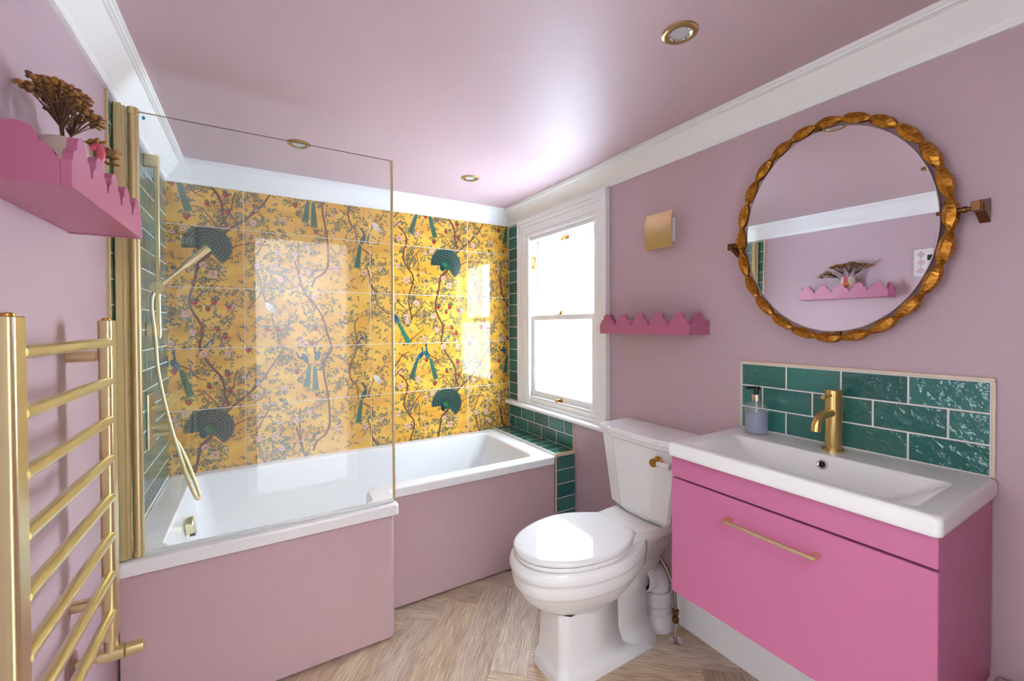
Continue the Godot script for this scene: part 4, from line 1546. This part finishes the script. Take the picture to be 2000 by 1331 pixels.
func build_tap() -> void:
	var o := v3(-0.0705, 0.8502, 1.9075)
	var t := thing("basin_tap", "brushed brass monobloc tap with curved spout", "tap", o)
	var br: Material = mats["tap_brass"]
	var bd := MB.new()
	bd.lathe([Vector2(0, 0), Vector2(0.0265, 0.0), Vector2(0.0265, 0.005), Vector2(0.0255, 0.006), Vector2(0.02, 0.006), Vector2(0.02, 0.143)], Vector3.ZERO, Vector3.UP, 36)
	bd.lathe([Vector2(0.0185, 0.143), Vector2(0.0185, 0.1452)], Vector3.ZERO, Vector3.UP, 36)
	part("body", bd, br, t)
	var cp := MB.new()
	cp.lathe([Vector2(0.0186, 0.145), Vector2(0.02, 0.1452), Vector2(0.02, 0.171), Vector2(0.019, 0.1722), Vector2(0, 0.1722)], Vector3.ZERO, Vector3.UP, 36)
	part("cap", cp, br, t)
	var sp := MB.new()
	sp.tube(smooth_path([v3(-0.012, 0.108, 0), v3(-0.05, 0.108, 0), v3(-0.078, 0.104, 0), v3(-0.094, 0.09, 0), v3(-0.099, 0.066, 0)], 7), 0.0115, 20)
	part("spout", sp, br, t)
	var lv := MB.new()
	lv.tube([v3(-0.015, 0.158, 0), v3(-0.062, 0.156, 0)], 0.0055, 14)
	part("lever", lv, br, t)


func build_soap() -> void:
	var o := v3(-0.062, 0.8502, 1.688)
	var s := thing("soap_dispenser", "clear pump bottle of lilac liquid soap on the basin", "soap bottle", o)
	var bt := MB.new()
	bt.lathe([Vector2(0, 0.001), Vector2(0.03, 0.001), Vector2(0.0335, 0.004), Vector2(0.0335, 0.075), Vector2(0.032, 0.085), Vector2(0.027, 0.095), Vector2(0.019, 0.102), Vector2(0.0125, 0.106), Vector2(0.0115, 0.115)], Vector3.ZERO, Vector3.UP, 36)
	part("bottle", bt, mats["bottle_glass"], s)
	var lq := MB.new()
	lq.lathe([Vector2(0, 0.0045), Vector2(0.0295, 0.0045), Vector2(0.0315, 0.007), Vector2(0.0315, 0.068), Vector2(0, 0.068)], Vector3.ZERO, Vector3.UP, 36)
	part("liquid", lq, mats["lilac_soap"], s)
	var co := MB.new()
	co.lathe([Vector2(0.0125, 0.108), Vector2(0.0145, 0.108), Vector2(0.0145, 0.128), Vector2(0.0135, 0.129), Vector2(0, 0.129)], Vector3.ZERO, Vector3.UP, 24)
	part("collar", co, mats["chrome"], s, "silver collar")
	var pu := MB.new()
	pu.lathe([Vector2(0.0065, 0.128), Vector2(0.0065, 0.144), Vector2(0.011, 0.1445), Vector2(0.011, 0.151), Vector2(0.009, 0.1535), Vector2(0, 0.154)], Vector3.ZERO, Vector3.UP, 20)
	pu.tube(smooth_path([v3(0, 0.1485, 0), v3(-0.02, 0.15, -0.012), v3(-0.031, 0.1475, -0.018)]), [0.0055, 0.0055, 0.0055, 0.0052, 0.005, 0.005, 0.0048, 0.0045, 0.0042, 0.004, 0.0038, 0.0036, 0.0035], 10)
	part("pump", pu, mats["black_plastic"], s, "black pump head")
	var dt := MB.new()
	dt.tube([v3(0, 0.01, 0), v3(0, 0.11, 0)], 0.0025, 8)
	part("dip_tube", dt, mats["plastic_white"], s)


# ---------------------------------------------------------------- things on the walls
# scalloped board outline: n bumps of pitch p on a base of height h0
func scallops(n: int, p: float, h0: float, whole: float) -> PackedVector2Array:
	var out := PackedVector2Array([Vector2(0, 0), Vector2(whole, 0)])
	var top := []
	var k := 0
	while k < n:
		var x := k * p
		var g := p * 0.055
		var a := p * 0.19
		var b := p * 0.245
		var c := 0.022
		var h := 0.024
		var xc := x + p * 0.5
		for i in 7:
			var an := PI / 2 * i / 6.0
			top.append(Vector2(x + g + a * (1.0 - cos(an)), h0 + c * sin(an)))
		for i in 17:
			var an := PI - PI * i / 16.0
			top.append(Vector2(xc + b * cos(an), h0 + c + 0.001 + h * pow(sin(an), 0.8)))
		for i in 7:
			var an := PI / 2 - PI / 2 * i / 6.0
			top.append(Vector2(x + p - g - a * (1.0 - cos(an)), h0 + c * sin(an)))
		k += 1
	top.reverse()
	for q in top:
		if q.x <= whole:
			if out.size() == 2 and q.x > whole - 0.004:
				q.x = whole
			out.append(q)
	if out[2].x < whole:
		out.insert(2, Vector2(whole, out[2].y))
	out[out.size() - 1].x = 0.0
	return out


# wall_x: plane of the wall; dirx: into the room; zn: near end, zf: far end
func shelf(label: String, wall_x: float, dirx: float, zf: float, zn: float, y: float, depth: float) -> Node3D:
	var o := v3(wall_x, y, (zf + zn) * 0.5)
	var s := thing("scalloped_shelf", label, "shelf", o, "scalloped pink wall shelves")
	var l := zn - zf
	var m: Material = mats["shelf_pink"]
	var th := 0.012
	var fr := MB.new()
	var ex := Vector3(dirx, 0, 0)
	fr.prism(scallops(5, l / 5.0, 0.0385, l), v3(wall_x, y, zf) + ex * (depth - th) - o, Vector3.BACK, Vector3.UP, ex, th)
	part("front_board", fr, m, s)
	var pe := l / 5.0
	for z in [zf, zn - th]:
		var en := MB.new()
		en.prism(scallops(2, pe, 0.0385, depth - th - 0.0005), v3(wall_x, y, z) + ex * (depth - th - 0.0005) - o, -ex, Vector3.UP, Vector3.BACK, th)
		part("end_board", en, m, s)
	var ba := MB.new()
	var xa := wall_x + dirx * 0.0005
	var xb := wall_x + dirx * (depth - th - 0.001)
	ba.box(v3(minf(xa, xb), y + 0.0015, zf + th + 0.0005) - o, v3(maxf(xa, xb), y + 0.0125, zn - th - 0.0005) - o)
	part("base_board", ba, m, s)
	return s


func build_shelves() -> void:
	shelf("pink scalloped shelf holding the vase of dried flowers", -W, 1.0, 1.143, 1.59, 1.4165, 0.1235)
	shelf("empty magenta scalloped shelf between window and mirror", 0.0, -1.0, 1.010, 1.477, 1.169, 0.12)
	# vase
	var vo := v3(-1.757, 1.4295, 1.385)
	var v := thing("vase", "small cream vase with painted flower on the scalloped shelf", "vase", vo)
	var b := MB.new()
	b.lathe([Vector2(0, 0), Vector2(0.026, 0.0), Vector2(0.03, 0.004), Vector2(0.035, 0.03), Vector2(0.0375, 0.06), Vector2(0.0375, 0.085), Vector2(0.035, 0.105), Vector2(0.0325, 0.115), Vector2(0.031, 0.115), Vector2(0.033, 0.1), Vector2(0.034, 0.06), Vector2(0.0, 0.02)], Vector3.ZERO, Vector3.UP, 32)
	part("body", b, mats["vase_cream"], v)
	var fl := MB.new()
	for k in 6:
		var an := TAU * k / 6.0
		fl.lathe([Vector2(0.009, -0.002), Vector2(0.008, 0.003), Vector2(0.0, 0.005)], v3(0.037, 0.066 + 0.011 * sin(an), 0.011 * cos(an)), Vector3.RIGHT, 10)
	part("raised_flower", fl, mats["vase_orange"], v, "orange flower in relief")
	var ce := MB.new()
	ce.lathe([Vector2(0.007, 0.0), Vector2(0.006, 0.004), Vector2(0.0, 0.006)], v3(0.0405, 0.066, 0), Vector3.RIGHT, 12)
	part("flower_centre", ce, mats["vase_yellow"], v, "yellow flower centre")
	var hn := MB.new()
	hn.tube(smooth_path([v3(0.033, 0.108, 0), v3(0.044, 0.116, 0), v3(0.047, 0.1, 0), v3(0.042, 0.083, 0)]), 0.0065, 12)
	part("loop_handle", hn, mats["vase_pink"], v, "coral pink loop")
	# dried umbels
	rng.seed = 12
	# [offset of the head from the vase mouth, spread, label]
	var heads := [[v3(0.006, 0.078, 0.075), 0.046, "leaning furthest from the window"], [v3(-0.004, 0.096, 0.012), 0.05, "standing tallest in the middle"], [v3(0.002, 0.086, -0.05), 0.044, "leaning towards the shower screen"], [v3(0.012, 0.048, -0.105), 0.044, "drooping low towards the shower screen"]]
	for i in heads.size():
		var h: Array = heads[i]
		var fo := vo + v3(0, 0.03, 0)
		var f := thing("dried_flower", "brown dried umbel flower %s, in the cream vase" % h[2], "dried flower", fo, "dried flowers in the vase")
		var tip: Vector3 = v3(0, 0.075, 0) + h[0]
		var side: Vector3 = h[0]
		var st := MB.new()
		var base := v3(side.x * 0.2, -0.005, side.z * 0.15)
		var fork := v3(0, 0.065, 0) + side * 0.45
		st.tube(smooth_path([base, v3(side.x * 0.2, 0.05, side.z * 0.18), fork]), 0.0016, 6)
		var out := side.normalized()
		var sd := MB.new()
		var dk := MB.new()
		var rays := 17
		for k in rays:
			var an := TAU * k / rays * 1.618 * 2.0
			var rr: float = h[1] * sqrt((k + 0.4) / rays)
			var p := tip + v3(cos(an) * rr * 0.8, 0.006 * (1.0 - rr / 0.04) - rr * 0.28, sin(an) * rr) 
			if i == 3:
				p += v3(0, -absf(sin(an)) * rr * 0.5, 0)
			st.tube([fork, fork.lerp(p, 0.6) + v3(0, 0.004, 0), p], [0.0011, 0.0009, 0.0007], 5, false)
			for q in 12:
				var a2 := TAU * q / 12.0 * 2.4 + k
				var r2 := 0.0115 * sqrt((q + 0.5) / 12.0)
				var c := p + v3(cos(a2) * r2, 0.002 + rng.randf_range(-0.0015, 0.0025), sin(a2) * r2)
				var sz := rng.randf_range(0.0024, 0.0042)
				var tgt := sd if rng.randf() < 0.62 else dk
				tgt.lathe([Vector2(0, -sz), Vector2(sz * 0.9, -sz * 0.4), Vector2(sz * 1.15, sz * 0.2), Vector2(0, sz * 0.8)], c, v3(rng.randf_range(-0.5, 0.5), 1, rng.randf_range(-0.5, 0.5)), 6)
		part("stem", st, mats["dried_stem"], f)
		part("florets", sd, mats["dried_seed"], f, "tan seed florets")
		part("dark_florets", dk, mats["dried_seed_dark"], f, "darker brown seed florets")


func build_sconce() -> void:
	var o := v3(-0.002, 1.595, 1.276)
	var s := thing("wall_sconce", "curved brass plate wall light above the empty shelf", "wall light", o)
	part("back_plate", bxm(v3(-0.012, -0.05, -0.05), v3(0.0015, 0.05, 0.05), 0.002), mats["white_paint"], s)
	var st := MB.new()
	var rows := []
	var n := 18
	for side in 2:
		var row_list := []
		for k in n + 1:
			var t := float(k) / n * 2.0 - 1.0
			var x := -0.036 - 0.012 * (1.0 - t * t) - side * 0.0016
			row_list.append(PackedVector3Array([v3(x, t * 0.073, -0.067), v3(x, t * 0.073, 0.067)]))
		rows.append(row_list)
	st.grid(rows[1], false, v3(0.1, 0, 0))
	st.grid(rows[0], false, v3(-0.2, 0, 0))
	for e in 2:
		for k in n:
			st.quad(rows[0][k][e], rows[0][k + 1][e], rows[1][k + 1][e], rows[1][k][e], v3(-0.04, 0, 0))
	for k in [0, n]:
		st.quad(rows[0][k][0], rows[0][k][1], rows[1][k][1], rows[1][k][0], v3(-0.04, 0, 0))
	part("curved_plate", st, mats["sconce_brass"], s)
	for y in [-0.03, 0.03]:
		var a := MB.new()
		a.tube([v3(-0.01, y, 0), v3(-0.044, y, 0)], 0.006, 12)
		part("arm", a, mats["dark_brass"], s)


func build_mirror() -> void:
	var p0 := v3(-0.06, 1.477, 1.8884)
	var m := thing("oval_mirror", "oval tilting mirror in a twisted gilded wood frame", "mirror", p0)
	var ti := deg_to_rad(0.95)
	var yw := deg_to_rad(1.35)
	var n := v3(-cos(ti) * cos(yw), sin(ti), cos(ti) * sin(yw))
	var e := Vector3.UP.cross(n).normalized()
	var u := n.cross(e)
	var ro := deg_to_rad(6.7)
	var ax := e * cos(ro) + u * sin(ro)
	var by := u * cos(ro) - e * sin(ro)
	var a := 0.2299
	var b := 0.291
	# glass: a thin oval plate
	var front := PackedVector3Array()
	var rim := PackedVector3Array()
	var back := PackedVector3Array()
	for k in 96:
		var t := TAU * k / 96.0
		var q := ax * cos(t)
		var w := by * sin(t)
		front.append(q * (a - 0.0015) + w * (b - 0.0015) + n * 0.0025)
		rim.append(q * a + w * b + n * 0.001)
		back.append(q * a + w * b - n * 0.0025)
	var gl := MB.new()
	gl.cap(front, n)
	part("glass", gl, mats["mirror_silver"], m, "silvered mirror glass")
	var ed := MB.new()
	ed.grid([front, rim, back], true, Vector3.ZERO, true)
	ed.cap(back, -n)
	part("backing", ed, mats["print_white"], m)
	# frame: carved bar pinched in at 24 points
	var fa := 0.2485
	var fb := 0.3095
	var steps := 24 * 8
	var rows := []
	for k in steps + 1:
		var t := TAU * k / steps
		var c := ax * cos(t) * fa + by * sin(t) * fb
		var d := (ax * -sin(t) * fa + by * cos(t) * fb).normalized()
		var out := d.cross(n).normalized()
		if out.dot(c) < 0:
			out = -out
		var ph := 24.0 * t / TAU
		var bulge := pow(absf(sin(PI * ph)), 0.8)
		var r := 0.0066 + 0.0092 * bulge
		var tw := 0.55 * sin(TAU * ph * 0.5) + 0.25
		var row := PackedVector3Array()
		for s in 6:
			var an := TAU * s / 6.0 + tw
			row.append(c + out * cos(an) * r + n * sin(an) * r * 1.15)
		rows.append(row)
	var fr := MB.new()
	fr.grid(rows, true, ax * fa, true)
	part("twisted_frame", fr, mats["gilded_wood"], m, "carved gilded frame, pinched like a rope")
	for s in [-1.0, 1.0]:
		var c: Vector3 = u * s * 0.2985 - e * 0.028 * s
		var cl := MB.new()
		cl.box(c - v3(0.007, 0.009, 0.007), c + v3(0.007, 0.009, 0.007), 0.001)
		part("clip", cl, mats["bronze"], m, "small bronze clip")
	# pivots and their wall brackets
	for s in [-1.0, 1.0]:
		var z: float = s * 0.225
		var pv := MB.new()
		var zo: float = s * 0.292
		pv.tube([v3(0.004, -0.002 * s - 0.004, z), v3(0.004, -0.002 * s - 0.004, zo)], 0.0048, 14)
		pv.tube([v3(0.004, -0.002 * s - 0.004, s * 0.268), v3(0.004, -0.002 * s - 0.004, s * 0.276)], 0.0075, 14)
		part("pivot", pv, mats["bronze"], m)
		var bk := MB.new()
		bk.box(v3(-0.006, -0.014, zo - 0.008), v3(0.014, 0.008, zo + 0.008), 0.001)
		var pl := PackedVector2Array([Vector2(0.014, 0.006), Vector2(0.0595, 0.022), Vector2(0.0595, -0.034), Vector2(0.02, -0.012)])
		bk.prism(pl, v3(0, 0, zo - 0.009 + s * 0.002), Vector3.RIGHT, Vector3.UP, Vector3.BACK, 0.018)
		part("wall_bracket", bk, mats["bronze"], m)


func build_radiator() -> void:
	var o := v3(-1.75, 0.5, 1.4)
	var r := thing("towel_radiator", "brushed brass ladder towel radiator on the left wall", "radiator", o)
	var br: Material = mats["rad_brass"]
	for zc in [1.183, 1.623]:
		var po := MB.new()
		# rounded upright
		var rows := []
		for y in [0.508, 0.5085, 1.2215, 1.223]:
			var s := 0.0 if y > 0.5082 and y < 1.2225 else 0.0015
			rows.append(rrect(-1.7635 + s, -1.739 - s, zc - 0.0215 + s, zc + 0.0215 - s, 0.008, y, 5))
		rows = shift(rows, o)
		po.grid(rows.slice(1, 3), true, v3(-1.75, 0.9, zc) - o)
		po.grid(rows.slice(2, 4), true, v3(-1.75, 1.0, zc) - o)
		po.cap(rows[-1], Vector3.UP)
		po.cap(rows[1], Vector3.DOWN)
		part("upright", po, br, r)
		var pg := MB.new()
		pg.lathe([Vector2(0.0085, 0.0), Vector2(0.008, 0.004), Vector2(0, 0.006)], v3(-1.752, 1.223, zc) - o)
		part("air_plug", pg, mats["dark_brass"], r)
		for y in [1.142, 0.590]:
			var bk := MB.new()
			bk.tube([v3(-W + 0.0005, y, zc - 0.008) - o, v3(-1.77, y, zc - 0.008) - o], 0.0125, 18)
			bk.tube([v3(-1.772, y, zc - 0.008) - o, v3(-1.762, y, zc - 0.008) - o], 0.0105, 18)
			part("wall_bracket", bk, br, r)
	for k in 8:
		var ba := MB.new()
		var y := 1.173 - 0.0864 * k
		ba.tube([v3(-1.7475, y, 1.198) - o, v3(-1.7475, y, 1.608) - o], 0.0105, 20)
		part("rung", ba, mats["pale_brass"], r)
	# valve: outlet from the wall, body and lockshield handle
	var va := MB.new()
	va.tube([v3(-W + 0.001, 0.468, 1.183) - o, v3(-1.74, 0.468, 1.183) - o], 0.0085, 14)
	va.tube([v3(-1.752, 0.462, 1.183) - o, v3(-1.752, 0.509, 1.183) - o], 0.0135, 8)
	va.tube([v3(-1.772, 0.468, 1.183) - o, v3(-1.728, 0.468, 1.183) - o], 0.0155, 14)
	part("valve", va, mats["brushed_brass"], r, "angled brass radiator valve")
	var kn := MB.new()
	kn.lathe([Vector2(0.012, 0.0), Vector2(0.0135, 0.002), Vector2(0.0135, 0.03), Vector2(0.012, 0.032), Vector2(0, 0.032)], v3(-1.727, 0.468, 1.183) - o, Vector3.RIGHT, 20)
	part("valve_cap", kn, mats["brushed_brass"], r)
	var ro := MB.new()
	ro.lathe([Vector2(0.03, 0.0), Vector2(0.029, 0.004), Vector2(0.01, 0.008)], v3(-W + 0.0005, 0.468, 1.183) - o, Vector3.RIGHT)
	part("wall_rose", ro, mats["vase_brown"], r, "brownish wall rose")


func build_downlights() -> void:
	var spots := [[-0.515, 1.74, "recessed brass downlight nearest the mirror"], [-1.306, 0.495, "recessed brass downlight above the shower screen"], [-0.518, 0.48, "recessed brass downlight in front of the window"], [-1.31, 1.85, "recessed brass downlight seen only in the mirror"]]
	for s in spots:
		var o := v3(s[0], H, s[1])
		var d := thing("downlight", s[2], "downlight", o, "unlit ceiling downlights")
		var rg := MB.new()
		rg.lathe([Vector2(0.027, -0.002), Vector2(0.028, 0.004), Vector2(0.033, 0.0065), Vector2(0.04, 0.006), Vector2(0.0445, 0.003), Vector2(0.045, 0.0)], Vector3.ZERO, Vector3.DOWN, 40)
		part("bezel", rg, mats["dull_brass"], d)
		var ins := MB.new()
		ins.lathe([Vector2(0.0245, 0.0005), Vector2(0.0245, 0.003), Vector2(0.0275, 0.0045), Vector2(0.028, 0.0)], Vector3.ZERO, Vector3.DOWN, 36)
		part("inner_ring", ins, mats["chrome"], d, "chrome inner ring")
		var ln := MB.new()
		ln.lathe([Vector2(0, 0.0022), Vector2(0.018, 0.002), Vector2(0.0245, 0.0008)], Vector3.ZERO, Vector3.DOWN, 36)
		part("lens", ln, mats["lens_grey"], d, "grey unlit lens")


func build_picture() -> void:
	var o := v3(-W + 0.001, 1.60, 1.80)
	var p := thing("framed_print", "white print with pink diamonds on the left wall, seen in the mirror", "picture", o)
	part("board", bxm(v3(0, -0.075, -0.13), v3(0.014, 0.075, 0.16), 0.002), mats["print_white"], p)
	for k in 3:
		var d := MB.new()
		var y := 0.045 - 0.045 * k
		d.prism(PackedVector2Array([Vector2(0, 0.021), Vector2(0.018, 0), Vector2(0, -0.021), Vector2(-0.018, 0)]), v3(0.0141, y, -0.10), Vector3.BACK, Vector3.UP, Vector3.RIGHT, 0.0004)
		part("diamond", d, mats["print_pink"], p)
	part("caption", bxm(v3(0.0139, 0.01, -0.075), v3(0.0145, 0.04, 0.04)), mats["black_plastic"], p, "black panel in the print")


# an added fill light shaped as a frosted window; it faces along local -z
func fill_window(label: String, at: Vector3, turn: Vector3, w: float, h: float, energy: float) -> void:
	var l := thing("fill_window", label, "window", at, "added fill lights out of the picture")
	l.rotation = turn
	var fr := MB.new()
	for sx in [-1.0, 1.0]:
		fr.box(v3(sx * (w / 2 + 0.03) - 0.03, -h / 2 - 0.06, -0.03), v3(sx * (w / 2 + 0.03) + 0.03, h / 2 + 0.06, 0.0), 0.004)
		fr.box(v3(-w / 2, sx * (h / 2 + 0.03) - 0.03, -0.03), v3(w / 2, sx * (h / 2 + 0.03) + 0.03, 0.0), 0.004)
	part("window_frame", fr, mats["white_paint"], l)
	var m := mat("fill_glow", rgb8(240, 246, 252), 0.5)
	m.emission_enabled = true
	m.emission = rgb8(236, 244, 255)
	m.emission_energy_multiplier = 0.5  # added glow to go with the fill light
	part("pane", bxm(v3(-w / 2, -h / 2, -0.008), v3(w / 2, h / 2, -0.002)), m, l)
	var al := AreaLight3D.new()
	al.name = "landing_fill"
	al.position = v3(0, 0, -0.035)
	al.area_size = Vector2(w, h)
	al.light_color = rgb8(240, 247, 255)
	al.light_energy = energy
	al.shadow_enabled = true
	l.add_child(al, true)


func build_fill_lights() -> void:
	fill_window("added fill light shaped as a skylight over the landing behind the viewer", v3(-1.165, 2.399, 3.55), v3(-PI / 2, 0, 0), 1.2, 1.0, 3.6)
	fill_window("added fill light shaped as a window beyond the added doorway left of the viewer", v3(-3.598, 1.35, 1.95), v3(0, -PI / 2, 0), 1.4, 1.5, 1.1)


func _ready() -> void:
	# ---- camera: lens shifted a little, as in the corrected photograph
	var cam := Camera3D.new()
	cam.name = "camera"
	var yaw := deg_to_rad(30.9544)
	var pit := deg_to_rad(-0.68006)
	var rol := deg_to_rad(-0.24061)
	var f := v3(sin(yaw), 0, -cos(yaw))
	var r := v3(cos(yaw), 0, sin(yaw))
	var f2 := f * cos(pit) + Vector3.UP * sin(pit)
	var u2 := Vector3.UP * cos(pit) - f * sin(pit)
	var r3 := r * cos(rol) + u2 * sin(rol)
	var u3 := u2 * cos(rol) - r * sin(rol)
	cam.transform = Transform3D(Basis(r3, u3, -f2), v3(-1.4619, 1.2079, 2.4668))
	cam.projection = Camera3D.PROJECTION_FRUSTUM
	cam.near = 0.05
	cam.far = 60.0
	var foc := 829.4921
	cam.size = cam.near * 1331.0 / foc
	cam.frustum_offset = Vector2(0.0, -(665.5 - 645.5383) / foc * cam.near)
	add_child(cam)
	cam.current = true
	# ---- bright overcast sky outside the window
	var env := Environment.new()
	env.tonemap_mode = Environment.TONE_MAPPER_LINEAR
	env.tonemap_exposure = 2.6
	env.background_mode = Environment.BG_SKY
	var sm := ProceduralSkyMaterial.new()
	sm.sky_top_color = Color(0.86, 0.93, 1.0)
	sm.sky_horizon_color = Color(0.94, 0.97, 1.0)
	sm.ground_horizon_color = Color(0.8, 0.86, 0.88)
	sm.ground_bottom_color = Color(0.72, 0.77, 0.78)
	sm.sky_energy_multiplier = 3.1
	sm.ground_energy_multiplier = 3.1
	var sky := Sky.new()
	sky.sky_material = sm
	env.sky = sky
	env.sdfgi_enabled = true
	env.ssao_enabled = true
	env.ssil_enabled = true
	var we := WorldEnvironment.new()
	we.name = "environment"
	we.environment = env
	add_child(we)
	# ---- sun, high and from behind the house: it lights the added roof outside and never enters
	var sun := DirectionalLight3D.new()
	sun.name = "sun"
	sun.look_at_from_position(Vector3.ZERO, v3(0.3, -0.85, 0.4), Vector3.UP)
	sun.light_energy = 9
	sun.light_color = Color(1.0, 0.99, 0.97)
	sun.light_angular_distance = 0.6
	sun.shadow_enabled = true
	add_child(sun)
	make_materials()
	build_room()
	build_bath()
	build_screen()
	build_shower()
	build_toilet()
	build_vanity()
	build_shelves()
	build_sconce()
	build_mirror()
	build_radiator()
	build_downlights()
	build_picture()
	build_fill_lights()
